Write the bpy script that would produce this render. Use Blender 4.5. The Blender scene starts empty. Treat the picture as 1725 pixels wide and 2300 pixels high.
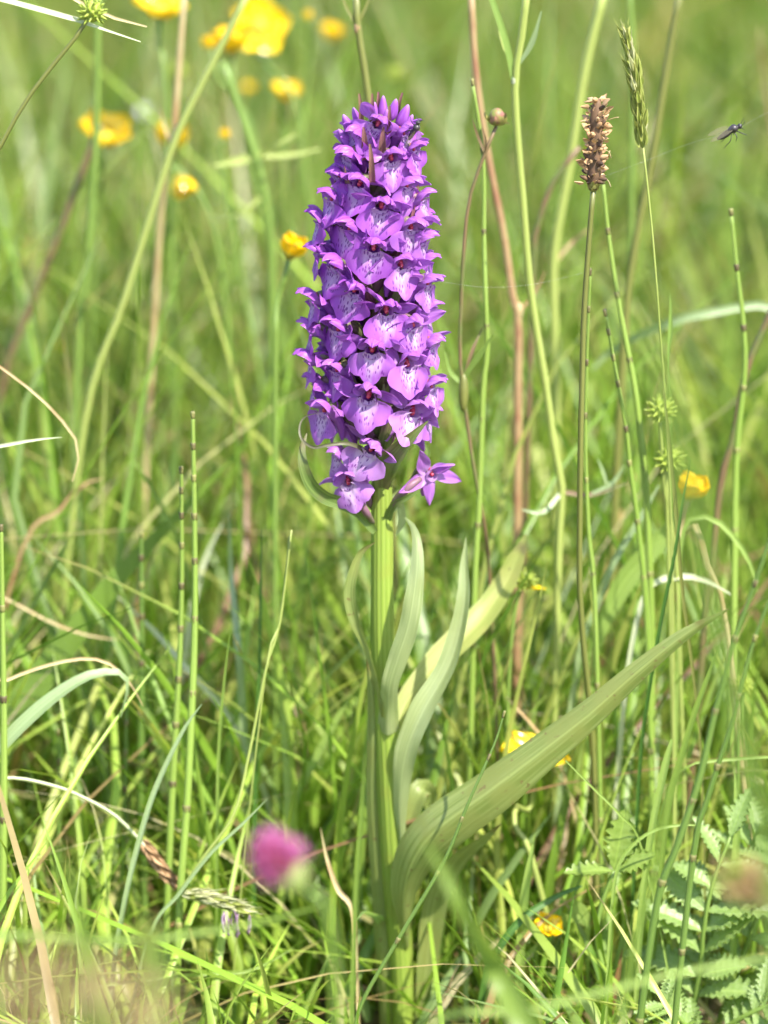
import bpy, math, random
import numpy as np
from mathutils import Vector, Matrix
random.seed(7); rng = np.random.default_rng(11)
SC = bpy.context.scene; COL = SC.collection
R = math.radians

# ---------------------------------------------------------------- camera, sky, sun, exposure
PITCH = R(14.0); DIST = 1.30; ZC = 0.165
CAM = Vector((0, -DIST*math.cos(PITCH), ZC + DIST*math.sin(PITCH)))
FWD = Vector((0, math.cos(PITCH), -math.sin(PITCH))); UPV = Vector((0, math.sin(PITCH), math.cos(PITCH)))
FRAME_H = 0.30
cd = bpy.data.cameras.new('camera'); cam = bpy.data.objects.new('camera', cd); COL.objects.link(cam)
cam.location = CAM; cam.rotation_euler = (R(90) - PITCH, 0, 0)
cd.lens = 100; cd.sensor_fit = 'VERTICAL'; cd.sensor_height = FRAME_H*100/DIST; cd.sensor_width = cd.sensor_height*.75
cd.clip_start = 0.02; cd.clip_end = 2000
cd.dof.use_dof = True; cd.dof.focus_distance = 1.272; cd.dof.aperture_fstop = 4.2; cd.dof.aperture_blades = 9
SC.camera = cam
SUN = Vector((0.47, -0.60, 0.92)).normalized()
w = bpy.data.worlds.new('World'); SC.world = w; w.use_nodes = True
nt = w.node_tree; sky = nt.nodes.new('ShaderNodeTexSky'); sky.sky_type = 'NISHITA'; sky.sun_disc = False
sky.sun_elevation = math.asin(SUN.z); sky.sun_rotation = math.atan2(SUN.x, SUN.y)
nt.links.new(sky.outputs[0], nt.nodes['Background'].inputs[0]); nt.nodes['Background'].inputs[1].default_value = 0.15
sd = bpy.data.lights.new('sun', 'SUN'); sd.energy = 4.6; sd.angle = R(0.53); sd.color = (1, .95, .84)
so = bpy.data.objects.new('sun', sd); COL.objects.link(so); so.location = (1, -1, 3)
so.rotation_euler = SUN.to_track_quat('Z', 'Y').to_euler()
vs = SC.view_settings; vs.view_transform = 'Standard'; vs.look = 'None'; vs.gamma = 1; vs.use_curve_mapping = False
vs.exposure = 1.3
SC.render.engine = 'CYCLES'; SC.cycles.use_adaptive_sampling = True; SC.cycles.adaptive_threshold = .025
SC.cycles.transparent_max_bounces = 8; SC.cycles.max_bounces = 6; SC.cycles.diffuse_bounces = 4; SC.cycles.transmission_bounces = 4; SC.cycles.glossy_bounces = 2

# ---------------------------------------------------------------- helpers
K = 1150/(FRAME_H/2/DIST)
def at(px, py, Y=0.0):
    """point of the meadow seen at photo pixel (px,py) on the upright plane y=Y"""
    d = FWD + Vector((1,0,0))*((px-862.5)/K) - UPV*((py-1150)/K)
    return CAM + d*((Y-CAM.y)/d.y)
def mpp(Y=0.0): return (Y-CAM.y)*math.cos(PITCH)/K*1.03    # metres for one photo pixel near plane Y
def V3(a): return Vector((float(a[0]), float(a[1]), float(a[2])))
def tag(o, label, cat, group=None, kind=None):
    if label: o['label'] = label
    if cat: o['category'] = cat
    if group: o['group'] = group
    if kind: o['kind'] = kind
    return o
def thing(name, label, cat, loc, group=None):
    o = bpy.data.objects.new(name, None); COL.objects.link(o); o.location = loc; o.empty_display_size = .01
    return tag(o, label, cat, group)
def make_mesh(name, v, f, mat, uv=None, off=None, smooth=True):
    m = bpy.data.meshes.new(name); v = np.asarray(v, float)
    if off is not None: v = v - np.array(off)
    m.from_pydata(v.tolist(), [], f)
    if uv is not None:
        l = m.uv_layers.new(name='UVMap'); vi = np.zeros(len(m.loops), int); m.loops.foreach_get('vertex_index', vi)
        l.data.foreach_set('uv', np.asarray(uv, float)[vi].ravel())
    if smooth: m.polygons.foreach_set('use_smooth', [True]*len(m.polygons))
    if mat: m.materials.append(mat)
    return m
def link(name, mesh, parent=None, matrix=None):
    o = bpy.data.objects.new(name, mesh); COL.objects.link(o)
    if parent: o.parent = parent
    if matrix is not None: o.matrix_local = matrix
    return o
def part(name, geo, mat, parent, smooth=True):
    """geo = (verts in world, faces, uv); the part hangs under parent"""
    v, f, uv = geo
    loc = parent.location if parent else (0,0,0)
    return link(name, make_mesh(name, v, f, mat, uv, tuple(loc), smooth), parent)
def solo(name, geo, mat, label, cat, group=None, loc=None):
    """a thing that is one mesh, its origin at its base"""
    v, f, uv = geo; v = np.asarray(v, float)
    if loc is None: loc = v[int(np.argmin(v[:,2]))]
    o = link(name, make_mesh(name, v, f, mat, uv, tuple(loc))); o.location = tuple(loc)
    return tag(o, label, cat, group)
def grid_faces(nv, nu, closed=False):
    f = []
    for i in range(nv-1):
        for j in range(nu if closed else nu-1):
            k = (j+1) % nu
            f.append((i*nu+j, i*nu+k, (i+1)*nu+k, (i+1)*nu+j))
    return f
def spline(P, n, extra=()):
    """Catmull-Rom through P, plus piecewise-linear extras, sampled at n values"""
    P = np.array([tuple(p) for p in P], float); m = len(P)
    d = np.linalg.norm(np.diff(P, axis=0), axis=1); c = np.concatenate([[0], np.cumsum(d)])/max(d.sum(), 1e-9)
    t = np.linspace(0, 1, n); out = np.zeros((n, 3))
    Q = np.vstack([2*P[0]-P[1], P, 2*P[-1]-P[-2]])
    idx = np.clip(np.searchsorted(c, t, side='right')-1, 0, m-2)
    u = ((t-c[idx])/np.maximum(c[idx+1]-c[idx], 1e-9))[:, None]
    p0, p1, p2, p3 = Q[idx], Q[idx+1], Q[idx+2], Q[idx+3]
    out = .5*((2*p1) + (-p0+p2)*u + (2*p0-5*p1+4*p2-p3)*u**2 + (-p0+3*p1-3*p2+p3)*u**3)
    ex = []
    for e in extra:
        if np.isscalar(e): ex.append(np.full(n, float(e)))
        else:
            e = np.asarray(e, float)
            ex.append(np.interp(t, c if len(e) == m else np.linspace(0, 1, len(e)), e))
    return out, t, ex
def nrm(a): return a/np.maximum(np.linalg.norm(a, axis=-1, keepdims=True), 1e-12)
def ribbon(P, W, twist=0., fold=.12, face=(0,-1,.35), n=26, cs=5, wav=0., curl=0., seed=0):
    """leaf blade base -> tip, width W (m), channelled cross-section"""
    C, t, (Wd, tw, fo_) = spline(P, n, (W, twist, fold))
    T = nrm(np.gradient(C, axis=0)); F = np.array(face, float)
    S = nrm(np.cross(T, F)); N = np.cross(S, T)
    for i in range(1, n):
        if S[i] @ S[i-1] < -.2: S[i:] *= -1; N[i:] *= -1
    a = np.radians(tw)[:, None]; S, N = S*np.cos(a)+N*np.sin(a), N*np.cos(a)-S*np.sin(a)
    s = np.linspace(-1, 1, cs); v = []; uv = []
    r = np.random.default_rng(seed); ph = r.uniform(0, 6, 4)
    for i in range(n):
        for x in s:
            h = Wd[i]*.5
            wv = wav*h*(math.sin(t[i]*17+ph[0]+x)+.6*math.sin(t[i]*31+ph[1]+2*x))*abs(x)
            v.append(C[i] + S[i]*x*h*(1-curl*.25*x*x) + N[i]*(fo_[i]*Wd[i]*abs(x)**1.25 - curl*h*x*x*.6 + wv))
            uv.append(((x+1)/2, t[i]))
    return v, grid_faces(n, cs), uv
def tube(P, rad, n=20, k=7, ridge=0., nr=0, cap=True):
    C, t, (rr,) = spline(P, n, (rad,))
    T = nrm(np.gradient(C, axis=0)); a = np.array([0., -1., .2]); S = nrm(np.cross(T, a)); 
    bad = np.linalg.norm(np.cross(T, a), axis=1) < .2
    S[bad] = nrm(np.cross(T[bad], np.array([1., 0, 0])))
    for i in range(1, n):
        S[i] = S[i-1] - T[i]*(S[i-1] @ T[i]); S[i] /= np.linalg.norm(S[i])
    N = np.cross(S, T); th = np.arange(k)*2*math.pi/k; v = []; uv = []
    for i in range(n):
        for j in range(k):
            q = rr[i]*(1+ridge*math.cos(nr*th[j]))
            v.append(C[i] + q*(math.cos(th[j])*S[i] + math.sin(th[j])*N[i])); uv.append((j/k, t[i]))
    f = grid_faces(n, k, True)
    if cap:
        v += [C[0], C[-1]]; uv += [(0,0), (0,1)]; b = n*k
        for j in range(k):
            f.append((b, (j+1) % k, j)); f.append((b+1, (n-1)*k+j, (n-1)*k+(j+1) % k))
    return v, f, uv
def join(*gs):
    v = []; f = []; uv = []
    for a, b, c in gs:
        o = len(v); v += list(a); f += [tuple(i+o for i in q) for q in b]; uv += list(c)
    return v, f, uv
def xf(geo, M):
    v, f, uv = geo; A = np.array(M); v = np.asarray(v, float)
    return (v @ A[:3,:3].T + A[:3,3]).tolist(), f, uv
def blob(rx, ry, rz, nu=8, nv=6, pinch=0., bump=0., seed=0):
    r = np.random.default_rng(seed); v = []; uv = []
    for i in range(nv+1):
        p = math.pi*i/nv
        for j in range(nu):
            q = 2*math.pi*j/nu; k = math.sin(p)*(1-pinch*(.5+.5*math.cos(p)))*(1+bump*r.normal())
            v.append((rx*k*math.cos(q), ry*k*math.sin(q), rz*math.cos(p))); uv.append((j/nu, i/nv))
    return v, grid_faces(nv+1, nu, True), uv
def basis(z, hint=(0,-1,0), loc=(0,0,0), s=1.):
    z = Vector(z).normalized(); x = Vector(hint).cross(z)
    if x.length < 1e-3: x = Vector((1,.1,0)).cross(z)
    x.normalize(); y = z.cross(x)
    M = Matrix((x, y, z)).transposed().to_4x4()*s
    for i in range(3): M[i][3] = loc[i]
    M[3] = (0,0,0,1)
    return M
def to_ground(P, drift=.35):
    """P runs top -> bottom; carry the curve on to the soil and turn it base -> tip"""
    P = [Vector(p) for p in P]; p = P[-1]
    if p.z > .004:
        d = (P[-1]-P[-2]); d.normalize(); d.y = 0
        hx = max(-.25, min(.25, d.x/max(-d.z, .3)*drift)) if d.z < 0 else 0
        if p.z > .03: P.append(Vector((p.x+hx*p.z*.6, p.y, p.z*.45)))
        P.append(Vector((p.x+hx*p.z, p.y, -.002)))
    return P[::-1]

# ---------------------------------------------------------------- materials
def newmat(name):
    m = bpy.data.materials.new(name); m.use_nodes = True; t = m.node_tree
    return m, t, t.nodes['Principled BSDF'], t.nodes['Material Output']
def N(t, kind, **kw):
    n = t.nodes.new('ShaderNode'+kind)
    for k, v in kw.items(): setattr(n, k, v)
    return n
def math_(t, op, a, b=None, clamp=False):
    n = N(t, 'Math', operation=op); n.use_clamp = clamp
    for i, x in enumerate((a, b)):
        if x is None: continue
        if isinstance(x, (int, float)): n.inputs[i].default_value = x
        else: t.links.new(x, n.inputs[i])
    return n.outputs[0]
def mixc(t, f, a, b):
    n = N(t, 'Mix', data_type='RGBA')
    for s, x in ((n.inputs[0], f), (n.inputs[6], a), (n.inputs[7], b)):
        if isinstance(x, (int, float)): s.default_value = x
        elif isinstance(x, (tuple, list)): s.default_value = (*x[:3], 1)
        else: t.links.new(x, s)
    return n.outputs[2]
def smooth(t, x, a, b):
    n = N(t, 'MapRange', interpolation_type='SMOOTHSTEP'); n.inputs[1].default_value = a; n.inputs[2].default_value = b
    t.links.new(x, n.inputs[0]); return n.outputs[0]
def add_trans(t, bsdf, out, col, fac, gain=1.35):
    tr = N(t, 'BsdfTranslucent'); ms = N(t, 'MixShader'); ms.inputs[0].default_value = fac
    g = N(t, 'Mix', data_type='RGBA', blend_type='MULTIPLY'); g.inputs[0].default_value = 1
    t.links.new(col, g.inputs[6]); g.inputs[7].default_value = (gain*1.0, gain, gain*.62, 1)
    t.links.new(g.outputs[2], tr.inputs[0]); t.links.new(bsdf.outputs[0], ms.inputs[1]); t.links.new(tr.outputs[0], ms.inputs[2])
    t.links.new(ms.outputs[0], out.inputs[0])
def leafmat(name, c1, c2, c3=None, trans=.35, rough=.42, streak=26., bump=.12, blot=None, tipc=None, spec=.5, tip0=.86):
    """parallel-veined leaf: streaks across the width, slow blotches along it, optional dry tip"""
    m, t, b, o = newmat(name)
    uvn = N(t, 'UVMap'); sp = N(t, 'SeparateXYZ'); t.links.new(uvn.outputs[0], sp.inputs[0])
    oi = N(t, 'ObjectInfo')
    cb = N(t, 'CombineXYZ'); t.links.new(math_(t, 'MULTIPLY', sp.outputs[0], streak), cb.inputs[0])
    t.links.new(math_(t, 'MULTIPLY', sp.outputs[1], 2.2), cb.inputs[1]); t.links.new(math_(t, 'MULTIPLY', oi.outputs['Random'], 40), cb.inputs[2])
    n1 = N(t, 'TexNoise'); n1.inputs['Scale'].default_value = 1; n1.inputs['Detail'].default_value = 2; t.links.new(cb.outputs[0], n1.inputs[0])
    tc = N(t, 'TexCoord'); n2 = N(t, 'TexNoise'); n2.inputs['Scale'].default_value = 90; n2.inputs['Detail'].default_value = 3; t.links.new(tc.outputs['Object'], n2.inputs[0])
    col = mixc(t, smooth(t, n1.outputs[0], .35, .65), c1, c2)
    if c3: col = mixc(t, smooth(t, n2.outputs[0], .42, .7), col, c3)
    rib = math_(t, 'ABSOLUTE', math_(t, 'SUBTRACT', sp.outputs[0], .5))
    col = mixc(t, math_(t, 'MULTIPLY', smooth(t, rib, .05, .0), .35), col, tuple(min(1, x*1.5) for x in c2))
    if tipc:
        k = math_(t, 'ADD', sp.outputs[1], math_(t, 'MULTIPLY', math_(t, 'SUBTRACT', n2.outputs[0], .5), .35))
        col = mixc(t, smooth(t, k, tip0, tip0+.09), col, tipc)
    if blot:
        n3 = N(t, 'TexNoise'); n3.inputs['Scale'].default_value = blot[0]; n3.inputs['Detail'].default_value = 4
        t.links.new(tc.outputs['Object'], n3.inputs[0])
        msk = smooth(t, n3.outputs[0], blot[1], blot[1]+.04)
        if len(blot) > 3: msk = math_(t, 'MULTIPLY', msk, smooth(t, sp.outputs[1], blot[3], blot[3]+.15))
        col = mixc(t, msk, col, blot[2])
    t.links.new(col, b.inputs['Base Color']); b.inputs['Roughness'].default_value = rough
    b.inputs['Specular IOR Level'].default_value = spec
    bp = N(t, 'Bump'); bp.inputs['Strength'].default_value = bump*2.2; bp.inputs['Distance'].default_value = .0006
    t.links.new(n1.outputs[0], bp.inputs['Height']); t.links.new(bp.outputs[0], b.inputs['Normal'])
    add_trans(t, b, o, col, trans)
    return m
def plainmat(name, c1, c2, rough=.5, trans=0., scale=200., spec=.4, bump=.2):
    m, t, b, o = newmat(name); tc = N(t, 'TexCoord'); n = N(t, 'TexNoise'); n.inputs['Scale'].default_value = scale; n.inputs['Detail'].default_value = 4
    t.links.new(tc.outputs['Object'], n.inputs[0]); oi = N(t, 'ObjectInfo')
    k = math_(t, 'ADD', smooth(t, n.outputs[0], .35, .68), math_(t, 'MULTIPLY', math_(t, 'SUBTRACT', oi.outputs['Random'], .5), .6), True)
    col = mixc(t, k, c1, c2); t.links.new(col, b.inputs['Base Color'])
    b.inputs['Roughness'].default_value = rough; b.inputs['Specular IOR Level'].default_value = spec
    bp = N(t, 'Bump'); bp.inputs['Strength'].default_value = bump; bp.inputs['Distance'].default_value = .0004
    t.links.new(n.outputs[0], bp.inputs['Height']); t.links.new(bp.outputs[0], b.inputs['Normal'])
    if trans: add_trans(t, b, o, col, trans)
    return m
M = {}
M['orchid_leaf'] = leafmat('orchid_leaf', (.18,.23,.055), (.28,.33,.11), (.235,.265,.075), trans=.3, rough=.36, streak=20, tipc=(.16,.13,.04), tip0=.92, blot=(420,.66,(.20,.17,.06)))
M['orchid_leaf_pale'] = leafmat('orchid_leaf_pale', (.25,.31,.115), (.38,.43,.21), (.30,.35,.15), trans=.32, rough=.3, streak=30, spec=.8)
M['orchid_leaf_yellow'] = leafmat('orchid_leaf_yellow', (.31,.36,.09), (.41,.43,.14), (.38,.38,.12), trans=.42, rough=.45, streak=16, blot=(130,.62,(.09,.055,.05),.62), tipc=(.2,.17,.09), tip0=.93)
M['orchid_bract'] = leafmat('orchid_bract', (.10,.16,.035), (.17,.24,.06), (.16,.13,.07), trans=.25, rough=.45, streak=10)
M['orchid_bract_purple'] = leafmat('orchid_bract_purple', (.15,.06,.07), (.27,.12,.12), (.22,.13,.08), trans=.2, rough=.5, streak=8)
M['orchid_bract_dark'] = leafmat('orchid_bract_dark', (.07,.075,.035), (.12,.11,.06), trans=.1, rough=.45, streak=8)
M['grass_green'] = leafmat('grass_green', (.15,.235,.035), (.22,.31,.06), trans=.4, rough=.42)
M['grass_light'] = leafmat('grass_light', (.24,.36,.07), (.34,.44,.12), trans=.42, rough=.42)
M['grass_grey'] = leafmat('grass_grey', (.20,.29,.11), (.34,.42,.22), trans=.25, rough=.3, spec=.8)
M['grass_dark'] = leafmat('grass_dark', (.05,.13,.02), (.09,.19,.035), trans=.3, rough=.4)
M['straw'] = leafmat('straw', (.42,.32,.15), (.58,.48,.27), (.4,.25,.12), trans=.2, rough=.5)
M['pale_blade'] = leafmat('pale_blade', (.46,.52,.30), (.66,.66,.48), trans=.3, rough=.4)
M['red_blade'] = leafmat('red_blade', (.22,.06,.04), (.32,.12,.08), (.2,.14,.05), trans=.2)
M['brown_stem'] = leafmat('brown_stem', (.30,.20,.09), (.40,.27,.14), (.27,.13,.07), trans=.1, rough=.5)
M['purple_stem'] = leafmat('purple_stem', (.13,.08,.04), (.19,.13,.06), (.12,.15,.04), trans=.05, rough=.5)
M['stem_yellow'] = leafmat('stem_yellow', (.26,.32,.07), (.37,.42,.12), trans=.15)
M['stem_green'] = leafmat('stem_green', (.14,.22,.04), (.20,.30,.06), trans=.12)
M['stem_olive'] = leafmat('stem_olive', (.12,.13,.03), (.19,.20,.05), trans=.08)
M['horsetail'] = leafmat('horsetail', (.20,.31,.045), (.30,.41,.09), trans=.12, rough=.4, streak=30, bump=.3)
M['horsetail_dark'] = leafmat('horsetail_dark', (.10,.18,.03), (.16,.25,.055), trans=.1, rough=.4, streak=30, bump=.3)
M['sheath'] = plainmat('sheath', (.09,.07,.03), (.20,.20,.06), .6)
M['butter'] = plainmat('buttercup_petal', (.80,.52,.006), (.86,.62,.015), rough=.22, trans=.25, spec=.7, bump=.05)
M['butter_core'] = plainmat('buttercup_stamens', (.62,.42,.02), (.5,.5,.06), rough=.6)
M['achene'] = plainmat('achene', (.27,.35,.045), (.40,.46,.09), rough=.4, trans=.15)
M['white_petal'] = plainmat('white_petal', (.7,.7,.72), (.62,.62,.68), rough=.5, trans=.3)
M['floret_tan'] = plainmat('floret_tan', (.44,.26,.13), (.62,.42,.25), rough=.6, trans=.1)
M['floret_brown'] = plainmat('floret_brown', (.05,.03,.02), (.15,.085,.045), rough=.7)
M['calyx'] = plainmat('calyx', (.26,.24,.06), (.36,.34,.12), rough=.4, trans=.2)
M['spikelet_green'] = leafmat('spikelet_green', (.25,.31,.06), (.38,.40,.12), (.30,.24,.10), trans=.25, streak=8, spec=.2, rough=.6)
M['spikelet_brown'] = leafmat('spikelet_brown', (.30,.18,.09), (.46,.30,.17), trans=.15, streak=8, spec=.2, rough=.6)
M['spikelet_dull'] = leafmat('spikelet_dull', (.24,.155,.08), (.34,.23,.12), trans=.15, streak=8)
M['spikelet_pale'] = leafmat('spikelet_pale', (.36,.40,.16), (.58,.56,.36), (.4,.28,.22), trans=.25, streak=8, spec=.2, rough=.6)
M['anther'] = plainmat('anther', (.28,.15,.26), (.4,.3,.38), rough=.6)
M['clover'] = plainmat('clover_floret', (.47,.09,.30), (.60,.25,.48), rough=.5, trans=.35, scale=400)
M['clover_base'] = plainmat('clover_base', (.25,.34,.10), (.36,.38,.14), rough=.5, trans=.2)
M['serrate'] = leafmat('serrated_leaf', (.16,.25,.035), (.22,.31,.06), (.26,.34,.09), trans=.35, rough=.38, streak=5)
M['silver'] = leafmat('silverweed', (.16,.26,.045), (.23,.33,.08), (.31,.40,.19), trans=.34, rough=.42, streak=5, spec=.45)
M['fly_body'] = plainmat('fly_body', (.015,.013,.016), (.05,.04,.045), rough=.35, spec=.6, scale=900)
M['silk'] = plainmat('silk', (.7,.7,.7), (.8,.8,.8), rough=.3)
M['pistil'] = plainmat('column_red', (.36,.02,.055), (.5,.08,.13), rough=.35, scale=900)
M['bud'] = plainmat('bud', (.20,.24,.05), (.30,.12,.10), rough=.5, trans=.1, scale=500)
M['ovary'] = plainmat('ovary', (.12,.13,.05), (.22,.11,.16), rough=.45, trans=.1)
def wingmat():
    m, t, b, o = newmat('fly_wing'); b.inputs['Base Color'].default_value = (.16,.14,.08,1); b.inputs['Roughness'].default_value = .2
    tr = N(t, 'BsdfTransparent'); ms = N(t, 'MixShader'); ms.inputs[0].default_value = .55
    t.links.new(b.outputs[0], ms.inputs[1]); t.links.new(tr.outputs[0], ms.inputs[2]); t.links.new(ms.outputs[0], o.inputs[0]); return m
M['wing'] = wingmat()
def stemmat():
    m, t, b, o = newmat('orchid_stem'); uvn = N(t, 'UVMap'); sp = N(t, 'SeparateXYZ'); t.links.new(uvn.outputs[0], sp.inputs[0])
    wv = math_(t, 'SINE', math_(t, 'MULTIPLY', sp.outputs[0], 2*math.pi*15)); tc = N(t, 'TexCoord')
    n = N(t, 'TexNoise'); n.inputs['Scale'].default_value = 120; t.links.new(tc.outputs['Object'], n.inputs[0])
    col = mixc(t, smooth(t, wv, -.2, 1), (.22,.31,.045), (.27,.36,.065)); col = mixc(t, smooth(t, n.outputs[0], .45, .75), col, (.25,.31,.05))
    t.links.new(col, b.inputs['Base Color']); b.inputs['Roughness'].default_value = .38
    bp = N(t, 'Bump'); bp.inputs['Strength'].default_value = .25; bp.inputs['Distance'].default_value = .0004
    t.links.new(wv, bp.inputs['Height']); t.links.new(bp.outputs[0], b.inputs['Normal']); add_trans(t, b, o, col, .15); return m
M['orchid_stem'] = stemmat()
PUR = (.38,.085,.55)
def lipmat():
    """purple lip: pale throat, rows of dark dashes; uv holds millimetres/16 across and along"""
    m, t, b, o = newmat('orchid_lip'); uvn = N(t, 'UVMap'); sp = N(t, 'SeparateXYZ'); t.links.new(uvn.outputs[0], sp.inputs[0])
    oi = N(t, 'ObjectInfo'); x = math_(t, 'MULTIPLY', math_(t, 'SUBTRACT', sp.outputs[0], .5), 16); y = math_(t, 'MULTIPLY', sp.outputs[1], 16)
    ax = math_(t, 'ABSOLUTE', x); csep = N(t, 'SeparateColor'); t.links.new(oi.outputs['Color'], csep.inputs[0])
    cb = N(t, 'CombineXYZ'); t.links.new(math_(t, 'MULTIPLY', x, 1.5), cb.inputs[0]); t.links.new(math_(t, 'MULTIPLY', y, .62), cb.inputs[1])
    t.links.new(math_(t, 'MULTIPLY', oi.outputs['Random'], 50), cb.inputs[2])
    n = N(t, 'TexNoise'); n.inputs['Scale'].default_value = .55; n.inputs['Detail'].default_value = 2; t.links.new(cb.outputs[0], n.inputs[0])
    wob = math_(t, 'MULTIPLY', math_(t, 'SUBTRACT', n.outputs[0], .5), 3.0)
    # pale zone: the throat and a tongue down the middle
    e = math_(t, 'ADD', math_(t, 'MULTIPLY', ax, .62), math_(t, 'MULTIPLY', y, .34)); e = math_(t, 'ADD', e, wob)
    pale = smooth(t, e, 3.5, 1.2)
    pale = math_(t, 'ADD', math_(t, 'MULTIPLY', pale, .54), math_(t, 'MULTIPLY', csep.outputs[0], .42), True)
    c2 = N(t, 'HueSaturation'); c2.inputs['Color'].default_value = (*PUR, 1)
    t.links.new(math_(t, 'ADD', math_(t, 'MULTIPLY', oi.outputs['Random'], .25), .88), c2.inputs['Value'])
    col = mixc(t, pale, c2.outputs[0], (.78,.60,.78))
    vo = N(t, 'TexVoronoi'); vo.inputs['Scale'].default_value = 1.15; vo.inputs['Randomness'].default_value = .85; t.links.new(cb.outputs[0], vo.inputs[0])
    spot = smooth(t, vo.outputs['Distance'], .40, .24)
    zone = math_(t, 'MULTIPLY', smooth(t, math_(t, 'ADD', ax, wob), 3.3, 2.5), smooth(t, math_(t, 'ADD', y, wob), 7.4, 6.0))
    col = mixc(t, math_(t, 'MULTIPLY', math_(t, 'MULTIPLY', spot, zone), .85), col, (.16,.016,.26))
    t.links.new(col, b.inputs['Base Color']); b.inputs['Roughness'].default_value = .5; b.inputs['Specular IOR Level'].default_value = .3
    bp = N(t, 'Bump'); bp.inputs['Strength'].default_value = .35; bp.inputs['Distance'].default_value = .0004
    t.links.new(n.outputs[0], bp.inputs['Height']); t.links.new(bp.outputs[0], b.inputs['Normal'])
    tr = N(t, 'BsdfTranslucent'); t.links.new(col, tr.inputs[0]); ms = N(t, 'MixShader'); ms.inputs[0].default_value = .4
    t.links.new(b.outputs[0], ms.inputs[1]); t.links.new(tr.outputs[0], ms.inputs[2]); t.links.new(ms.outputs[0], o.inputs[0]); return m
M['lip'] = lipmat()
def petalmat():
    m, t, b, o = newmat('orchid_petal'); uvn = N(t, 'UVMap'); sp = N(t, 'SeparateXYZ'); t.links.new(uvn.outputs[0], sp.inputs[0])
    oi = N(t, 'ObjectInfo'); csep = N(t, 'SeparateColor'); t.links.new(oi.outputs['Color'], csep.inputs[0])
    cb = N(t, 'CombineXYZ'); t.links.new(math_(t, 'MULTIPLY', sp.outputs[0], 9), cb.inputs[0]); t.links.new(math_(t, 'MULTIPLY', sp.outputs[1], 1.4), cb.inputs[1])
    t.links.new(math_(t, 'MULTIPLY', oi.outputs['Random'], 50), cb.inputs[2])
    n = N(t, 'TexNoise'); n.inputs['Scale'].default_value = 1; n.inputs['Detail'].default_value = 2; t.links.new(cb.outputs[0], n.inputs[0])
    col = mixc(t, smooth(t, n.outputs[0], .3, .7), (.35,.072,.51), (.46,.155,.61))
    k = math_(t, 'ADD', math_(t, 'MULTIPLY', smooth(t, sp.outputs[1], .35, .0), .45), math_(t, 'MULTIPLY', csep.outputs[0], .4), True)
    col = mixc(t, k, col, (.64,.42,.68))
    t.links.new(col, b.inputs['Base Color']); b.inputs['Roughness'].default_value = .42; b.inputs['Specular IOR Level'].default_value = .4
    tr = N(t, 'BsdfTranslucent'); t.links.new(col, tr.inputs[0]); ms = N(t, 'MixShader'); ms.inputs[0].default_value = .42
    t.links.new(b.outputs[0], ms.inputs[1]); t.links.new(tr.outputs[0], ms.inputs[2]); t.links.new(ms.outputs[0], o.inputs[0]); return m
M['petal'] = petalmat()
def soilmat():
    m, t, b, o = newmat('soil'); tc = N(t, 'TexCoord'); n = N(t, 'TexNoise'); n.inputs['Scale'].default_value = 60; n.inputs['Detail'].default_value = 6
    t.links.new(tc.outputs['Object'], n.inputs[0]); n2 = N(t, 'TexNoise'); n2.inputs['Scale'].default_value = 9; t.links.new(tc.outputs['Object'], n2.inputs[0])
    col = mixc(t, smooth(t, n.outputs[0], .35, .65), (.06,.045,.025), (.20,.155,.08)); col = mixc(t, smooth(t, n2.outputs[0], .4, .6), col, (.10,.14,.03))
    t.links.new(col, b.inputs['Base Color']); b.inputs['Roughness'].default_value = .95
    bp = N(t, 'Bump'); bp.inputs['Strength'].default_value = .8; bp.inputs['Distance'].default_value = .01; t.links.new(n.outputs[0], bp.inputs['Height']); t.links.new(bp.outputs[0], b.inputs['Normal']); return m
M['soil'] = soilmat()
def massmat():
    m, t, b, o = newmat('grass_mass'); at_ = N(t, 'Attribute', attribute_name='tint'); tc = N(t, 'TexCoord')
    n = N(t, 'TexNoise'); n.inputs['Scale'].default_value = 70; n.inputs['Detail'].default_value = 3; t.links.new(tc.outputs['Object'], n.inputs[0])
    hs = N(t, 'HueSaturation'); t.links.new(at_.outputs['Color'], hs.inputs['Color']); t.links.new(math_(t, 'ADD', math_(t, 'MULTIPLY', n.outputs[0], .6), .7), hs.inputs['Value'])
    t.links.new(hs.outputs[0], b.inputs['Base Color']); b.inputs['Roughness'].default_value = .4; b.inputs['Specular IOR Level'].default_value = .5
    add_trans(t, b, o, hs.outputs[0], .46, 1.45); return m
M['mass'] = massmat()

# ---------------------------------------------------------------- ground (meadow soil reaching the horizon)
gx = np.concatenate([[-400,-60,-12,-4], np.linspace(-2, 2, 60), [4,12,60,400]]); gy = np.concatenate([[-400,-60,-12,-4], np.linspace(-1.6, 5, 80), [8,20,80,400]])
gv = []; 
for y in gy:
    for x in gx:
        h = .004*math.sin(x*23+y*9)+.003*math.sin(y*31-x*14) if abs(x) < 3 and -2 < y < 6 else 0
        gv.append((x, y, h-.006))
g = link('ground', make_mesh('ground', gv, grid_faces(len(gy), len(gx)), M['soil'])); g['kind'] = 'structure'

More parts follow.
